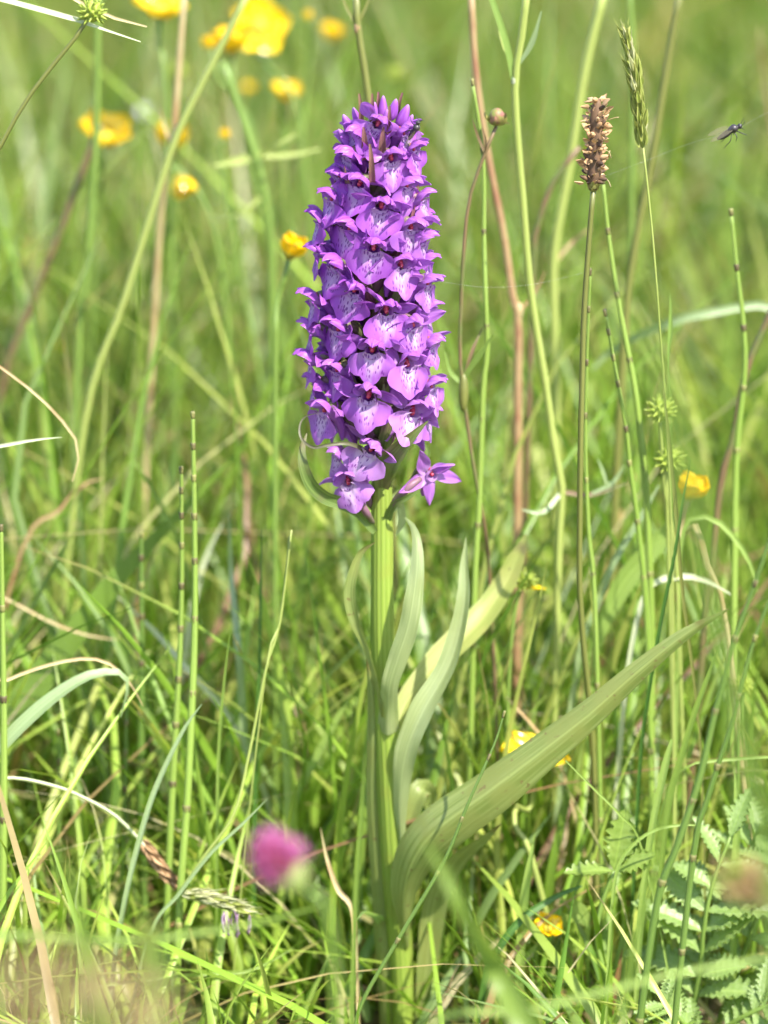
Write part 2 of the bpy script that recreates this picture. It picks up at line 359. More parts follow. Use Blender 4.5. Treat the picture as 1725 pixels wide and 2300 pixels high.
# ---------------------------------------------------------------- the grass nobody could count
PAL = np.array([(.165,.27,.030),(.21,.315,.042),(.27,.365,.060),(.14,.235,.026),(.085,.16,.02),(.21,.30,.10),(.33,.37,.085)])
PALP = np.array([.20,.24,.21,.12,.04,.06,.13])
DRY = np.array([(.44,.34,.16),(.34,.24,.10),(.38,.36,.15),(.26,.15,.08),(.55,.48,.28)])
def project(p):
    d = p - np.array(CAM); z = d @ np.array(FWD)
    return 862.5 + d[:,0]/z*K, 1150 - (d @ np.array(UPV))/z*K, z
def blades(n, xr, yr, h, hs, wid, seg, fold3, lean=.22, dry=.1, wedge=None, zone=True, droop=.25, gain=1.):
    x = rng.uniform(*xr, n); y = rng.uniform(*yr, n)
    if wedge is not None:
        keep = np.abs(x) < wedge[0] + wedge[1]*(y+1.26); x, y = x[keep], y[keep]; n = len(x)
    # clumps: density varies
    cl = np.sin(x*37+1.3*np.sin(y*23))+np.sin(y*29+2*np.sin(x*17)); keep = rng.uniform(-2.6, 1.6, n) < cl; x, y = x[keep], y[keep]; n = len(x)
    H = h*np.exp(rng.normal(0, hs, n)); a = rng.uniform(0, 2*np.pi, n); L = np.abs(rng.normal(0, lean, n))
    D = np.where(rng.random(n) < .3, rng.uniform(.1, .9, n), rng.uniform(0, .2, n))*droop*2
    isdry = rng.random(n) < dry
    D = np.where(isdry, D+rng.uniform(0, .5, n), D); L = np.where(isdry, L*1.8, L)
    t = np.linspace(0, 1, seg+1)[None,:]
    lx = np.cos(a)[:,None]; ly = np.sin(a)[:,None]
    out = H[:,None]*(L[:,None]*t + (L[:,None]*.9+D[:,None]*1.2)*t**2.2)
    kx = rng.normal(0, .035, n)[:,None]*H[:,None]*np.sin(t*rng.uniform(3, 8, n)[:,None])
    Z = H[:,None]*(t - D[:,None]*.62*t**3)
    X = x[:,None]+lx*out-ly*kx; Y = y[:,None]+ly*out+lx*kx
    if zone:   # the photographer's view of the orchid is clear: no tall blade stands before it
        ok = np.ones(n, bool)
        for f in (.35, .7, .85, 1.):
            i = int(round(f*seg)); px, py, dz = project(np.stack([X[:,i], Y[:,i], Z[:,i]], 1)); yy = Y[:,i]
            inx = (px > 560) & (px < 1120)
            ok &= ~((yy < -.05) & (py < 2190)) & ~((yy < .012) & (py < 2040) & inx) & ~((yy < .0) & (py < 1700))
            ok &= ~((yy >= 0) & (yy < .1) & (py < 1180)) & ~((yy < .012) & (px > 1080) & (px < 1660) & (py < 1960))
            ok &= ~((px > 820) & (px < 960) & (yy < .008))
            ok &= ~((px > 1440) & (py > 1840) & (yy < .02) & (py < 2290))
            ok &= ~((px > 285) & (px < 585) & (py > 1840) & (py < 2120) & (yy < .0))
            ok &= dz > .45
        X, Y, Z, H, a, isdry = X[ok], Y[ok], Z[ok], H[ok], a[ok], isdry[ok]; n = len(H)
    W = wid*np.exp(np.clip(rng.normal(0, .45, n), -1, .75)); W = np.where(isdry, W*.8, W)
    prof = np.minimum(1, .55+t*2)*(1-t**2.2)**.75
    fa = a + rng.normal(np.pi/2, .5, n); tw = rng.normal(0, .8, n)[:,None]*t
    sx = np.cos(fa[:,None]+tw); sy = np.sin(fa[:,None]+tw); hw = W[:,None]*.5*prof + 1e-5
    rows = []
    if fold3:
        nx, ny = -sy, sx; f = .45
        rows = [np.stack([X-sx*hw, Y-sy*hw, Z], -1), np.stack([X+nx*hw*f, Y+ny*hw*f, Z], -1), np.stack([X+sx*hw, Y+sy*hw, Z], -1)]
    else: rows = [np.stack([X-sx*hw, Y-sy*hw, Z], -1), np.stack([X+sx*hw, Y+sy*hw, Z], -1)]
    V = np.stack(rows, 2)                # n, seg+1, c, 3
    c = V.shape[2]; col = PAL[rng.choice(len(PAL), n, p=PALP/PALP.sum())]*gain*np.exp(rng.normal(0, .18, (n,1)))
    col[isdry] = DRY[rng.choice(len(DRY), isdry.sum())]*np.exp(rng.normal(0, .2, (isdry.sum(),1)))
    base = col*np.array([1.05, .9, .8]); tint = col[:,None,:]*np.ones((1, seg+1, 1))
    tipdry = (rng.random(n) < .25)[:,None,None]*(np.clip((t-.72)/.25, 0, 1))[:,:,None]
    tint = tint*(1-tipdry)+np.array([.36,.25,.12])*tipdry
    tint = np.repeat(tint[:,:,None,:], c, 2)
    i0 = (np.arange(n)*(seg+1)*c)[:,None,None]; s = (np.arange(seg)*c)[None,:,None]; k = np.arange(c-1)[None,None,:]
    q = i0+s+k; F = np.stack([q, q+1, q+c+1, q+c], -1).reshape(-1, 4)
    return V.reshape(-1,3), F, tint.reshape(-1,3)
def mass(name, label, cat, sets):
    vs_, fs, ts = [], [], []; o = 0
    for v, f, t in sets: vs_.append(v); fs.append(f+o); ts.append(t); o += len(v)
    v = np.concatenate(vs_); f = np.concatenate(fs); t = np.concatenate(ts)
    m = bpy.data.meshes.new(name); m.vertices.add(len(v)); m.vertices.foreach_set('co', v.astype(np.float32).ravel())
    m.loops.add(f.size); m.loops.foreach_set('vertex_index', f.astype(np.int32).ravel())
    m.polygons.add(len(f)); m.polygons.foreach_set('loop_start', (np.arange(len(f))*4).astype(np.int32))
    m.update(calc_edges=True); m.polygons.foreach_set('use_smooth', np.ones(len(f), bool))
    at_ = m.attributes.new('tint', 'FLOAT_COLOR', 'POINT'); at_.data.foreach_set('color', np.concatenate([t, np.ones((len(t),1))], 1).astype(np.float32).ravel())
    m.materials.append(M['mass']); return tag(link(name, m), label, cat, kind='stuff')
mass('meadow_grass', 'dense fresh green meadow grass around the orchid', 'grass', [
    blades(7000, (-.34,.34), (-.10,.30), .10, .42, .0022, 8, True, lean=.24, dry=.08, gain=1.15),
    blades(3200, (-.34,.34), (.0,.32), .15, .25, .0030, 8, True, lean=.20, dry=.06, gain=1.08),
    blades(6500, (-.30,.30), (-.08,.25), .045, .4, .0024, 5, True, lean=.5, dry=.16, gain=1.2),
    blades(1500, (-.34,.34), (-.50,-.06), .075, .3, .0022, 7, True, lean=.3, dry=.1),
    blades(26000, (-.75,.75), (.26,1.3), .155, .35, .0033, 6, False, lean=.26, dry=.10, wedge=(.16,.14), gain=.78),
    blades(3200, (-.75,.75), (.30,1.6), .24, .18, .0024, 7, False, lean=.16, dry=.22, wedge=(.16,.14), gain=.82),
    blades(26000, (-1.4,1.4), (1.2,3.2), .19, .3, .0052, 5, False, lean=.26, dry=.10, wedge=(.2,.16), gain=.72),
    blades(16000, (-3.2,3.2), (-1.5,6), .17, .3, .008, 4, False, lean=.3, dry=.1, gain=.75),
])

# ---------------------------------------------------------------- the orchid
ORX = at(905, 2300, .01); OR = Vector((ORX.x, .010, 0.))
orchid = thing('marsh_orchid', 'tall purple marsh orchid with a dense flower spike, in sharp focus', 'orchid', OR)
SP = [at(905,2300,.010)-Vector((0,0,.012)), at(903,2200,.010), at(893,2050,.008), at(882,1900,.006), at(874,1750,.004), at(866,1600,.002), at(859,1420,0), at(858,1180,0), at(856,1000,0), at(850,700,0), at(848,450,0), at(848,300,0), at(848,255,0)]
SR = [x*mpp() for x in (25,27,30,31,31,29,27,25,22,17,11,6,3)]
part('stem', tube(SP, SR, 70, 30, .035, 15), M['orchid_stem'], orchid)

def grid_surface(nu, nv, f):
    v = []; uv = []
    for i in range(nv):
        for j in range(nu):
            p, q = f(2*j/(nu-1)-1, i/(nv-1)); v.append(p); uv.append(q)
    return v, grid_faces(nv, nu), uv
def sst(a, b, x):
    x = min(1, max(0, (x-a)/(b-a))); return x*x*(3-2*x)
def lip_mesh(seed, W=1.0, L=1.0):
    """three-lobed lip: a fan opening from the narrow throat, side lobes rounded, a short middle tooth"""
    r = random.Random(seed); ph = [r.uniform(0, 6) for _ in range(6)]; back = r.uniform(.03, .075); kick = r.uniform(-.6, 1.0); tilt = r.uniform(-.12, .12)
    th = R(r.uniform(70, 80)); tooth = r.uniform(.6, 1.3); wavy = r.uniform(.25, .5); notch = r.uniform(.35, .8); side = r.uniform(7.0, 7.7)
    def f(u, v):
        a = u*th + tilt*v; au = abs(u)
        rho = side + .75*(1-au) + tooth*math.exp(-(u/.15)**2) - notch*math.exp(-((au-.30)/.09)**2)
        rho *= 1-.40*max(0, (au-.66)/.34)**2
        rho += .16*math.sin(u*19+ph[0])*au + .1*math.sin(u*33+ph[3])*au
        vv = .17+.83*v; x = rho*vv*math.sin(a); z = 1.1-rho*vv*math.cos(a); e = v**1.5
        neck = 1-sst(.08, .30, v); x *= 1+.30*neck
        y = 1.9*neck*u*u + 1.9*math.sin(v*1.5) - back*x*x*sst(.15, .6, v) + kick*v*v
        y += wavy*math.sin(u*5.2+ph[1]+v*3)*e + .22*math.sin(u*11+ph[2])*v**3 + .55*math.exp(-(u/.12)**2)*sst(.25,.55,v)*(1-.6*v)
        return (x*.001, (y+.2)*.001, (z-.7)*.001), (x/16+.5, rho*vv/16)
    g_ = grid_surface(29, 17, f); return make_mesh('lip', g_[0], g_[1], M['lip'], g_[2])
def petal_geo(L, W, o, d, n, curl, cup, seed=0, a0=0, blunt=.75, nv=10, nu=7):
    r = random.Random(seed); d = np.array(d, float); d /= np.linalg.norm(d); n = np.array(n, float); n -= d*(n@d); n /= np.linalg.norm(n); s = np.cross(d, n)
    p = np.array(o, float); pts = []; step = L/(nv-1); k = r.uniform(-.25, .25)
    for i in range(nv):
        v = i/(nv-1); a = a0+curl*v**1.2; dd = d*math.cos(a)+n*math.sin(a); nn = n*math.cos(a)-d*math.sin(a)
        w_ = W*.5*(math.sin(math.pi*min(1, (v*.93+.07))**blunt)**.85)+.04
        pts.append((p.copy(), nn, w_)); p = p+dd*step+s*k*step*v
    v_ = []; uv = []
    for i, (p, nn, w_) in enumerate(pts):
        for j in range(nu):
            u = 2*j/(nu-1)-1
            v_.append((p+s*u*w_+nn*(cup*w_*u*u+.06*W*math.sin(u*4+i*.7+seed)))*.001); uv.append(((u+1)/2, i/(nv-1)))
    return v_, grid_faces(nv, nu), uv
def pm(name, *a, mat='petal', **k):
    g_ = petal_geo(*a, **k); return make_mesh(name, g_[0], g_[1], M[mat], g_[2])
NV = 12; VAR = []
for s in range(NV):
    r = random.Random(50+s); j = lambda a, b: r.uniform(a, b); q = {}
    q['lip'] = lip_mesh(s)
    q['dorsal_sepal'] = pm('dorsal_sepal', j(7.6,8.6), j(4.8,5.6), (0,-1.2,1.0), (j(-.15,.15),.5,.9), (0,.9,-.5), j(1.9,2.4), .75, seed=s)
    for i, sg in enumerate((-1, 1)):
        q['petal%d'%i] = pm('petal', j(5.8,6.8), j(3.2,3.8), (sg*1.5,-.9,.6), (sg*.5,.6,.75), (-sg*.55,.6,-.5), j(1.1,1.9), .45, seed=s+9)
        up = j(-.1,.75); fw = j(-.35,.3)
        q['lateral_sepal%d'%i] = pm('lateral_sepal', j(7.0,8.6), j(3.3,4.1), (sg*1.5,-1.5,.5), (sg*.9,fw,up), (sg*.15,j(.3,.9),j(-.9,.2)), j(.5,1.5), j(-.2,.5), seed=s+20, blunt=.95)
    sp_ = tube([Vector(p)*.001 for p in ((0,.9,-.2),(0,-1.2,-.6),(0,-3.4,-2.4),(0,-4.6,-5.5),(0,-4.8,-8.5))], [.00175,.0016,.0014,.00115,.0004], 12, 9, cap=False)
    ov = tube([Vector(p)*.001 for p in ((0,-.8,.9),(0,-3,.8),(0,-6.5,-1.5),(0,-9.5,-6),(0,-11,-9))], [.0012,.0015,.0016,.0015,.001], 10, 8)
    q['flower'] = make_mesh('flower', sp_[0], sp_[1], M['petal'], sp_[2]); q['ovary'] = make_mesh('ovary', ov[0], ov[1], M['ovary'], ov[2])
    c1 = xf(blob(.0007,.0008,.0015, 7, 6), Matrix.Translation((0,-.0004,.0008))@Matrix.Rotation(.5,4,'X')); c2 = xf(blob(.0006,.0005,.0006, 6, 4), Matrix.Translation((0,.0004,.0001)))
    g_ = join(c1, c2); q['column'] = make_mesh('column', g_[0], g_[1], M['pistil'], g_[2])
    VAR.append(q)
RT = lambda y: float(np.interp(y, [250,290,350,450,600,800,930,1030,1100], [30,52,72,86,100,108,100,88,70]))
def axis_x(y): return float(np.interp(y, [250,450,700,1000,1180], [848,846,844,853,858]))
def flower(p, az, roll=0., pitch=0., s=1., pale=0., var=None, skip=()):
    q = VAR[random.randrange(NV) if var is None else var]
    Mx = Matrix.Translation(p-OR) @ Matrix.Rotation(math.pi+az, 4, 'Z') @ Matrix.Rotation(pitch, 4, 'X') @ Matrix.Rotation(roll, 4, 'Y') @ Matrix.Scale(s, 4)
    fo = link('flower', q['flower'], orchid, Mx); fo.color = (pale,0,0,1)
    for k, me in q.items():
        if k == 'flower' or k in skip: continue
        c = link(k.rstrip('01'), me, fo); c.color = (pale,0,0,1)
# throat pixel, lip swing (px to the right of straight down), scale, paleness, facing override (deg)
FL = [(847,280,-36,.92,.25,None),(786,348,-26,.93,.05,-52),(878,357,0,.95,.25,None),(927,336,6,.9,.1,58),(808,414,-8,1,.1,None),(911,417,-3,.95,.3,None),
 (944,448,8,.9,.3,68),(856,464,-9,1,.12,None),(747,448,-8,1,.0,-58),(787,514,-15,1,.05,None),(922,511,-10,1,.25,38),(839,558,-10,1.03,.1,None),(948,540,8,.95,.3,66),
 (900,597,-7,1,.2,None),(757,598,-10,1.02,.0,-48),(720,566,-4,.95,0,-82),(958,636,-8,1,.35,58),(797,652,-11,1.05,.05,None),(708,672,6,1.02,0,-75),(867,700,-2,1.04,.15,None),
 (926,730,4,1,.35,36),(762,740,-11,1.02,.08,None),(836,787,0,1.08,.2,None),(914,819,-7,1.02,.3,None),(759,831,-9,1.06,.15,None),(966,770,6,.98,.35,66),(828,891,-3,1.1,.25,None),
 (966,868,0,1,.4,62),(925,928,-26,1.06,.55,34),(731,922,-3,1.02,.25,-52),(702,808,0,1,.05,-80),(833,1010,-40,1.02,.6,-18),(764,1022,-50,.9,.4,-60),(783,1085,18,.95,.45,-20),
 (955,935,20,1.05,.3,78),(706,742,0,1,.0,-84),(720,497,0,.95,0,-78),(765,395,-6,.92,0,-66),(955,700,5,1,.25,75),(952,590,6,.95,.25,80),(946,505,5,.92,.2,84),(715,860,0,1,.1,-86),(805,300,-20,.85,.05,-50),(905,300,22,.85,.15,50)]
for i, (x, y, dx, s, pale, az) in enumerate(FL):
    ax_ = axis_x(y); rr = RT(y); a = math.asin(max(-.97, min(.97, (x-ax_)/rr))) if az is None else R(az)
    rad = rr*mpp(); Y = -rad*math.cos(a)
    if az is not None: Y = -rad*math.cos(a)
    roll = math.atan2(dx, 42)*.8 if abs(math.degrees(a)) < 50 else math.atan2(dx, 42)*.5
    flower(at(x, y, Y), a, roll+random.uniform(-.08,.08), random.uniform(-.22,.08), s*(1.14 if abs(math.degrees(a)) < 55 else .98), pale, var=i % NV)
# the far side of the spike
for k, y in enumerate(range(330, 960, 78)):
    for a in (108, 146, 184, 222, 256):
        aa = R(a+(k % 2)*18+random.uniform(-6,6)); rad = RT(y)*mpp()
        b_ = at(axis_x(y), y+random.uniform(-12,12), 0)
        flower(b_+Vector((math.sin(aa)*rad, -math.cos(aa)*rad, 0)), aa, random.uniform(-.3,.3), random.uniform(-.2,.1), .98, .05)
# half-open flower low on the right: spread sepals, narrow lip
q = VAR[2]; p = at(969, 1066, -.004)
Mx = Matrix.Translation(p-OR) @ Matrix.Rotation(math.pi+R(32), 4, 'Z') @ Matrix.Rotation(-.15, 4, 'X') @ Matrix.Rotation(.1, 4, 'Y')
fo = link('flower', q['flower'], orchid, Mx); fo.color = (.5,0,0,1); fo['label'] = 'lone pale flower standing off the stem, its narrow lip folded'
def lp(name, *a, **k): c = link(name, pm(name, *a, **k), fo); c.color = (.45,0,0,1)
lp('lip', 8.5, 4.2, (0,.2,-.8), (.1,.3,-.95), (0,.9,.3), -.5, -.8)
lp('dorsal_sepal', 8, 4.6, (0,-1.5,1), (-.75,.4,.45), (.2,.6,-.6), .7, .7)
lp('lateral_sepal', 10, 4.6, (1.2,-1.2,.6), (.45,.2,.9), (0,.8,-.2), .2, .3); lp('lateral_sepal', 10.5, 4.2, (1.2,-1,-.3), (.95,.1,-.35), (0,.8,.3), .1, .3)
lp('lateral_sepal', 10.5, 4, (-1.2,-1,-.3), (-.95,.1,-.35), (0,.8,.3), -.2, .3); lp('petal', 6, 3.2, (-1.,-1,.7), (-.8,.5,.25), (.3,.5,.6), .5, .5)
link('column', q['column'], fo); link('ovary', q['ovary'], fo)
# crowning buds and bract tips
for (x, y, L, Wd, lean, mat, Y) in [(812,270,60,13,-.06,'orchid_bract_purple',-.004),(836,262,52,12,0,'orchid_bract_purple',-.005),(850,252,46,12,.0,'orchid_bract_purple',.0),(874,286,48,12,.02,'orchid_bract_purple',-.008),
        (836,395,72,16,-.05,'orchid_bract_purple',-.0125),(893,258,50,10,.15,'orchid_bract_purple',.003),(858,345,60,20,.04,'orchid_bract_purple',-.0075),(820,345,60,18,-.04,'orchid_bract_purple',-.007)]:
    b0 = at(x, y+14, Y+.002); b1 = at(x+lean*L*.5, y-L*.5, Y-.0005); b2 = at(x+lean*L*1.5, y-L, Y-.001)
    part('bract', ribbon([b0, b1, b2], [Wd*mpp(), Wd*mpp()*.75, .0006], fold=.3, n=10), M[mat], orchid)
def bud(x, y, L, r, az, tilt, pale=.15):
    p_ = at(x, y, -RT(max(y,255))*mpp()*.55*math.cos(R(az))); ax_ = Vector((math.sin(R(az))*tilt, -math.cos(R(az))*tilt, 1))
    g_ = xf(blob(r*mpp(), r*mpp(), L*mpp()*.5, 10, 8, pinch=.55, bump=.03, seed=int(x)), basis(ax_, loc=p_))
    o = part('bud', g_, M['petal'], orchid); o.color = (pale,0,0,1)
for b_ in [(860,242,58,14,20,.1),(884,246,54,15,50,.3),(906,262,64,18,60,.45),(782,282,60,17,-60,.5),(800,262,48,13,-50,.4),(868,268,50,13,10,.25),(842,250,44,11,-20,.05),(915,282,58,15,75,.5),(775,312,58,15,-70,.7)]: bud(*b_)
# bracts under the flowers
for i, (x, y, dx, s, pale, az) in enumerate(FL):
    if i % 2 == 0 and y < 950 and y > 380: 
        a = math.asin(max(-.97, min(.97, (x-axis_x(y))/RT(y)))) if az is None else R(az); a += .35*(1 if i % 4 else -1)
        b0 = at(axis_x(y), y+95, 0); o_ = Vector((math.sin(a), -math.cos(a), 0)); z = Vector((0,0,1))
        part('bract', ribbon([b0+o_*.0022, b0+o_*.008+z*.005, b0+o_*.0115+z*.012, b0+o_*.0125+z*.019], [.0035,.0046,.003,.0004], fold=.3, face=tuple(-o_+z*.5), n=10), M['orchid_bract' if y > 600 else 'orchid_bract_purple'], orchid)
def pxr(name, pts, wpx, mat, parent=None, **k):
    """blade whose centre line passes the photo pixels (px,py,Y), base -> tip"""
    P = [at(*p) for p in pts]; Wm = [w_*mpp(p[2]) for w_, p in zip(wpx, pts)]
    return part(name, ribbon(P, Wm, **k), M[mat], parent)
B = lambda pts, wpx, mat='orchid_bract', **k: pxr('bract', pts, wpx, mat, orchid, **k)
B([(842,1195,-.003),(797,1142,-.006),(731,1115,-.010),(698,1084,-.012),(681,1043,-.013),(678,1007,-.012),(689,973,-.010)], [16,30,34,30,24,16,3], fold=.2, twist=[0,20,30,20,0,-20,-30], n=30)
B([(828,1030,-.006),(811,1007,-.012),(775,996,-.016),(731,1001,-.017),(703,1005,-.016),(678,987,-.013),(673,959,-.011),(684,937,-.010),(711,928,-.012)], [16,11,9,8,7,6,5,4,1], mat='orchid_bract_dark', fold=.25, n=34)
B([(858,1095,-.0035),(862,1050,-.009),(893,1010,-.013),(925,979,-.015),(961,946,-.016)], [30,62,44,22,3], fold=.22, twist=[0,-15,-20,-20,0], n=24)
B([(870,1165,-.003),(885,1135,-.006),(915,1118,-.009),(945,1098,-.010)], [18,17,13,4], fold=.25)
B([(884,1150,.002),(893,1130,.004),(900,1170,.006),(888,1205,.006)], [12,26,24,3], mat='orchid_leaf_pale', fold=.2, twist=40)
B([(880,1120,.004),(930,1080,.010),(960,1020,.012),(948,985,.012)], [14,16,14,6], fold=.2)
part('ovary', tube([at(874,1150,-.003), at(893,1120,-.006), at(920,1092,-.007), at(945,1075,-.005)], [6*mpp(),10*mpp(),10*mpp(),6*mpp()], 12, 8), M['ovary'], orchid)
part('ovary', tube([at(838,1175,-.003), at(822,1150,-.007), at(800,1118,-.009), at(785,1095,-.008)], [5*mpp(),9*mpp(),10*mpp(),6*mpp()], 12, 8), M['ovary'], orchid)
# leaves
LF = lambda pts, wpx, mat='orchid_leaf', **k: pxr('leaf', pts, wpx, mat, orchid, **k)
LF([(862,1612,-.003),(848,1537,-.005),(824,1456,-.006),(797,1395,-.007),(785,1341,-.008),(790,1293,-.009),(809,1242,-.009),(842,1218,-.010)], [14,14,18,24,27,24,15,2], fold=.22, twist=[60,50,40,20,0,-15,-20,-20], n=36)
LF([(872,1652,-.0025),(873,1594,-.0050),(876,1537,-.009),(894,1477,-.011),(915,1416,-.012),(927,1356,-.012),(936,1281,-.011),(936,1220,-.008),(927,1184,-.005),(909,1162,-.003)], [54,42,40,46,47,45,34,24,15,2], 'orchid_leaf_pale', fold=[-.5,-.3,-.10,-.08,-.08,-.08,-.1,-.1,-.1,-.1], wav=.13, twist=[0,0,0,5,8,8,10,14,20,20], n=44, cs=7)
LF([(884,1730,.004),(893,1640,.006),(915,1575,.010),(981,1492,.016),(1041,1431,.021),(1096,1371,.026),(1138,1305,.030),(1162,1251,.031),(1180,1200,.031)], [26,34,48,66,68,62,52,38,4], 'orchid_leaf_yellow', fold=.2, wav=.08, twist=[0,5,12,18,20,18,10,5,0], n=44, cs=9, seed=4)
LF([(900,1890,.001),(898,1800,-.0015),(912,1690,-.004),(951,1597,-.004),(1005,1501,-.002),(1032,1416,.0),(1044,1341,.001),(1044,1266,.003),(1047,1207,.004)], [14,36,56,58,50,42,32,20,2], 'orchid_leaf_pale', fold=[-.4,-.2,.1,.24,.27,.27,.27,.27,.2], wav=.12, twist=[30,15,10,22,26,24,26,20,10], n=44, cs=7, seed=2)
LF([(915,2130,.005),(908,2070,-.001),(908,2000,-.008),(932,1925,-.014),(985,1860,-.018),(1105,1772,-.022),(1214,1690,-.024),(1322,1606,-.026),(1431,1510,-.028),(1539,1425,-.030),(1637,1368,-.032)], [14,36,78,114,126,116,94,72,52,32,3], fold=-.2, wav=.06, curl=.3, twist=[0,0,0,4,8,10,6,0,-4,-6,-4], n=60, cs=11, seed=1)
LF([(880,1950,.012),(915,1850,.016),(945,1775,.018),(962,1790,.024),(972,1850,.028)], [34,44,50,44,6], fold=.2, twist=15)
LF([(940,2320,.010),(955,2200,.010),(968,2080,.008),(985,2000,.004),(1025,1930,-.002),(1080,1885,-.008),(1125,1850,-.012)], [24,46,58,60,52,36,4], 'orchid_leaf', fold=.16, twist=[-20,-15,-10,-20,-40,-55,-60], n=40, cs=9)
LF([(868,2320,.012),(858,2150,.009),(846,1950,.006),(838,1800,.004),(838,1660,.001),(835,1560,-.001),(824,1480,-.003)], [36,42,40,38,32,22,4], 'orchid_leaf', fold=-.2, twist=[25,25,20,15,10,10,10], n=40, cs=7)

# ---------------------------------------------------------------- horsetails
GH = 'horsetail stems in the grass'
def horsetail(pts, rpx, label, mat='horsetail', first=50, name='horsetail'):
    Y = pts[0][2]; P = to_ground([at(*p) for p in pts]); base = P[0]
    root = thing(name, label, 'horsetail', base, GH); r0 = rpx*mpp(Y)
    part('stem', tube(P, [r0*1.1]*max(2, len(P)//2)+[r0*.8, r0*.55], 60, 10, .06, 5), M[mat], root)
    C, t, _ = spline(P, 240); d = np.concatenate([[0], np.cumsum(np.linalg.norm(np.diff(C, axis=0), axis=1))]); tot = d[-1]
    s = 8*mpp(Y); gap = first*mpp(Y)
    while s < tot-.012:
        i = int(np.searchsorted(d, tot-s)); f = 1-s/tot; rr = r0*(.62+.5*min(1, s/(.5*tot)))
        p_ = V3(C[i]); T_ = V3(C[min(i+1,239)]-C[max(i-1,0)])
        g_ = tube([(0,0,-.0012),(0,0,-.0003),(0,0,.0010)], [rr*.96, rr*1.07, rr*1.12], 4, 9, .06, 4)
        part('sheath', xf(g_, basis(T_, loc=p_)), M['sheath'], root)
        s += gap*random.uniform(.85,1.15); gap *= random.uniform(1.1,1.32)
    return root
horsetail([(433,925,.004),(437,1200,.002),(437,1400,0),(430,1600,-.003),(420,1800,-.006),(405,2000,-.009),(396,2220,-.011)], 8, 'tallest bright green jointed horsetail left of the orchid', first=70)
horsetail([(407,1050,.010),(408,1300,.010),(402,1500,.009),(388,1750,.008),(376,2000,.006),(370,2180,.006)], 7.5, 'jointed horsetail with brown tip, just left of the tallest one')
horsetail([(2,1180,-.01),(7,1500,-.012),(8,1700,-.013),(6,2000,-.014),(3,2280,-.016)], 8.5, 'thick horsetail running up the left edge of the photo', first=190)
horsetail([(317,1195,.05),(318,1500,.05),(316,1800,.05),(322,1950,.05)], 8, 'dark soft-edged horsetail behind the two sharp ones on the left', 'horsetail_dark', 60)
horsetail([(1358,695,.02),(1387,857,.02),(1406,962,.02),(1415,1050,.02),(1424,1115,.02),(1435,1203,.02),(1454,1421,.02)], 6.5, 'short horsetail leaning left, right of the dead plantain stalk')
horsetail([(1354,405,.03),(1369,546,.03),(1393,699,.03),(1426,875,.03),(1441,1006,.03),(1450,1093,.03),(1457,1224,.03),(1463,1443,.03)], 7.5, 'tall slanting horsetail that starts behind the dead plantain head', first=120)
horsetail([(1642,476,.04),(1656,612,.04),(1669,721,.04),(1673,830,.04),(1657,984,.04),(1651,1115,.04),(1649,1268,.04)], 8, 'horsetail with blunt tip below the hanging fly', first=110)
horsetail([(1061,184,.035),(1085,350,.035),(1087,525,.033),(1090,656,.03),(1094,787,.03),(1085,875,.03),(1076,1137,.03),(1066,1312,.03)], 6.5, 'tall thin horsetail close to the right of the flower spike', first=150)
horsetail([(1326,603,.012),(1319,787,.012),(1315,950,.012),(1317,1071,.012),(1323,1203,.012),(1336,1355,.012)], 5, 'thin horsetail hugging the dead plantain stalk', first=90)
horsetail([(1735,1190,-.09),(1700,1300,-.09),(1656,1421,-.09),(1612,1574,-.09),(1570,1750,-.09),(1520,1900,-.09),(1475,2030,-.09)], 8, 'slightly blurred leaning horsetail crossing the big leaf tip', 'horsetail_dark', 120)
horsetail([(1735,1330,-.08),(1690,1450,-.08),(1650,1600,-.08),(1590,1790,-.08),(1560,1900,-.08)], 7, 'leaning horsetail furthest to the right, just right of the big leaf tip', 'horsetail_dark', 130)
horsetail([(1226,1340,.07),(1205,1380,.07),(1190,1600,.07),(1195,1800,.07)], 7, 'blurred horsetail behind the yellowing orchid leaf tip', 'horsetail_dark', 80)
horsetail([(285,1560,.03),(280,1800,.03),(270,2050,.03)], 6, 'short dark horsetail below the arched grey blade on the left', 'horsetail_dark', 60)
horsetail([(131,1640,.03),(133,1800,.03),(128,2050,.03)], 6, 'short dark horsetail near the left edge, in the lower grass', 'horsetail_dark', 70)
horsetail([(1133,1600,-.035),(1110,1672,-.036),(1051,1805,-.040),(997,1935,-.042),(905,2092,-.045),(812,2255,-.048)], 4.5, 'thin dark stem slanting across the front of the big orchid leaf', 'horsetail_dark', 110)

# ---------------------------------------------------------------- dead plantain
def bez_stem(name, pts, rpx, mat, parent, n=40, k=8):
    P = to_ground([at(*p) for p in pts]); Y = pts[0][2]
    return part(name, tube(P, [rpx*mpp(Y)*1.25, rpx*mpp(Y)], n, k, .05, 4), M[mat], parent)
PL = [(1333,428,0),(1326,503,0),(1312,699,0),(1308,831,0),(1304,1006,0),(1302,1181,.002),(1302,1312,.004),(1310,1443,.006),(1321,1552,.008),(1335,1750,.012)]
pb = to_ground([at(*p) for p in PL])[0]
pl = thing('plantain', 'dead brown ribwort plantain head on a tall bare stalk', 'plantain', pb)
bez_stem('stem', PL, 6, 'stem_olive', pl)
h0, h1 = at(1333,425,0), at(1342,216,0); hx = (h1-h0); hl = hx.length; hd = hx.normalized()
MH = basis(hd, loc=h0)
def head_xf(g_): return xf(g_, MH)
part('spike', head_xf(tube([(0,0,0),(0,0,hl*.15),(0,0,hl*.5),(0,0,hl*.85),(0,0,hl*.97)], [.0014,.0022,.0022,.0018,.0007], 16, 9)), M['floret_brown'], pl)
fl_m = []
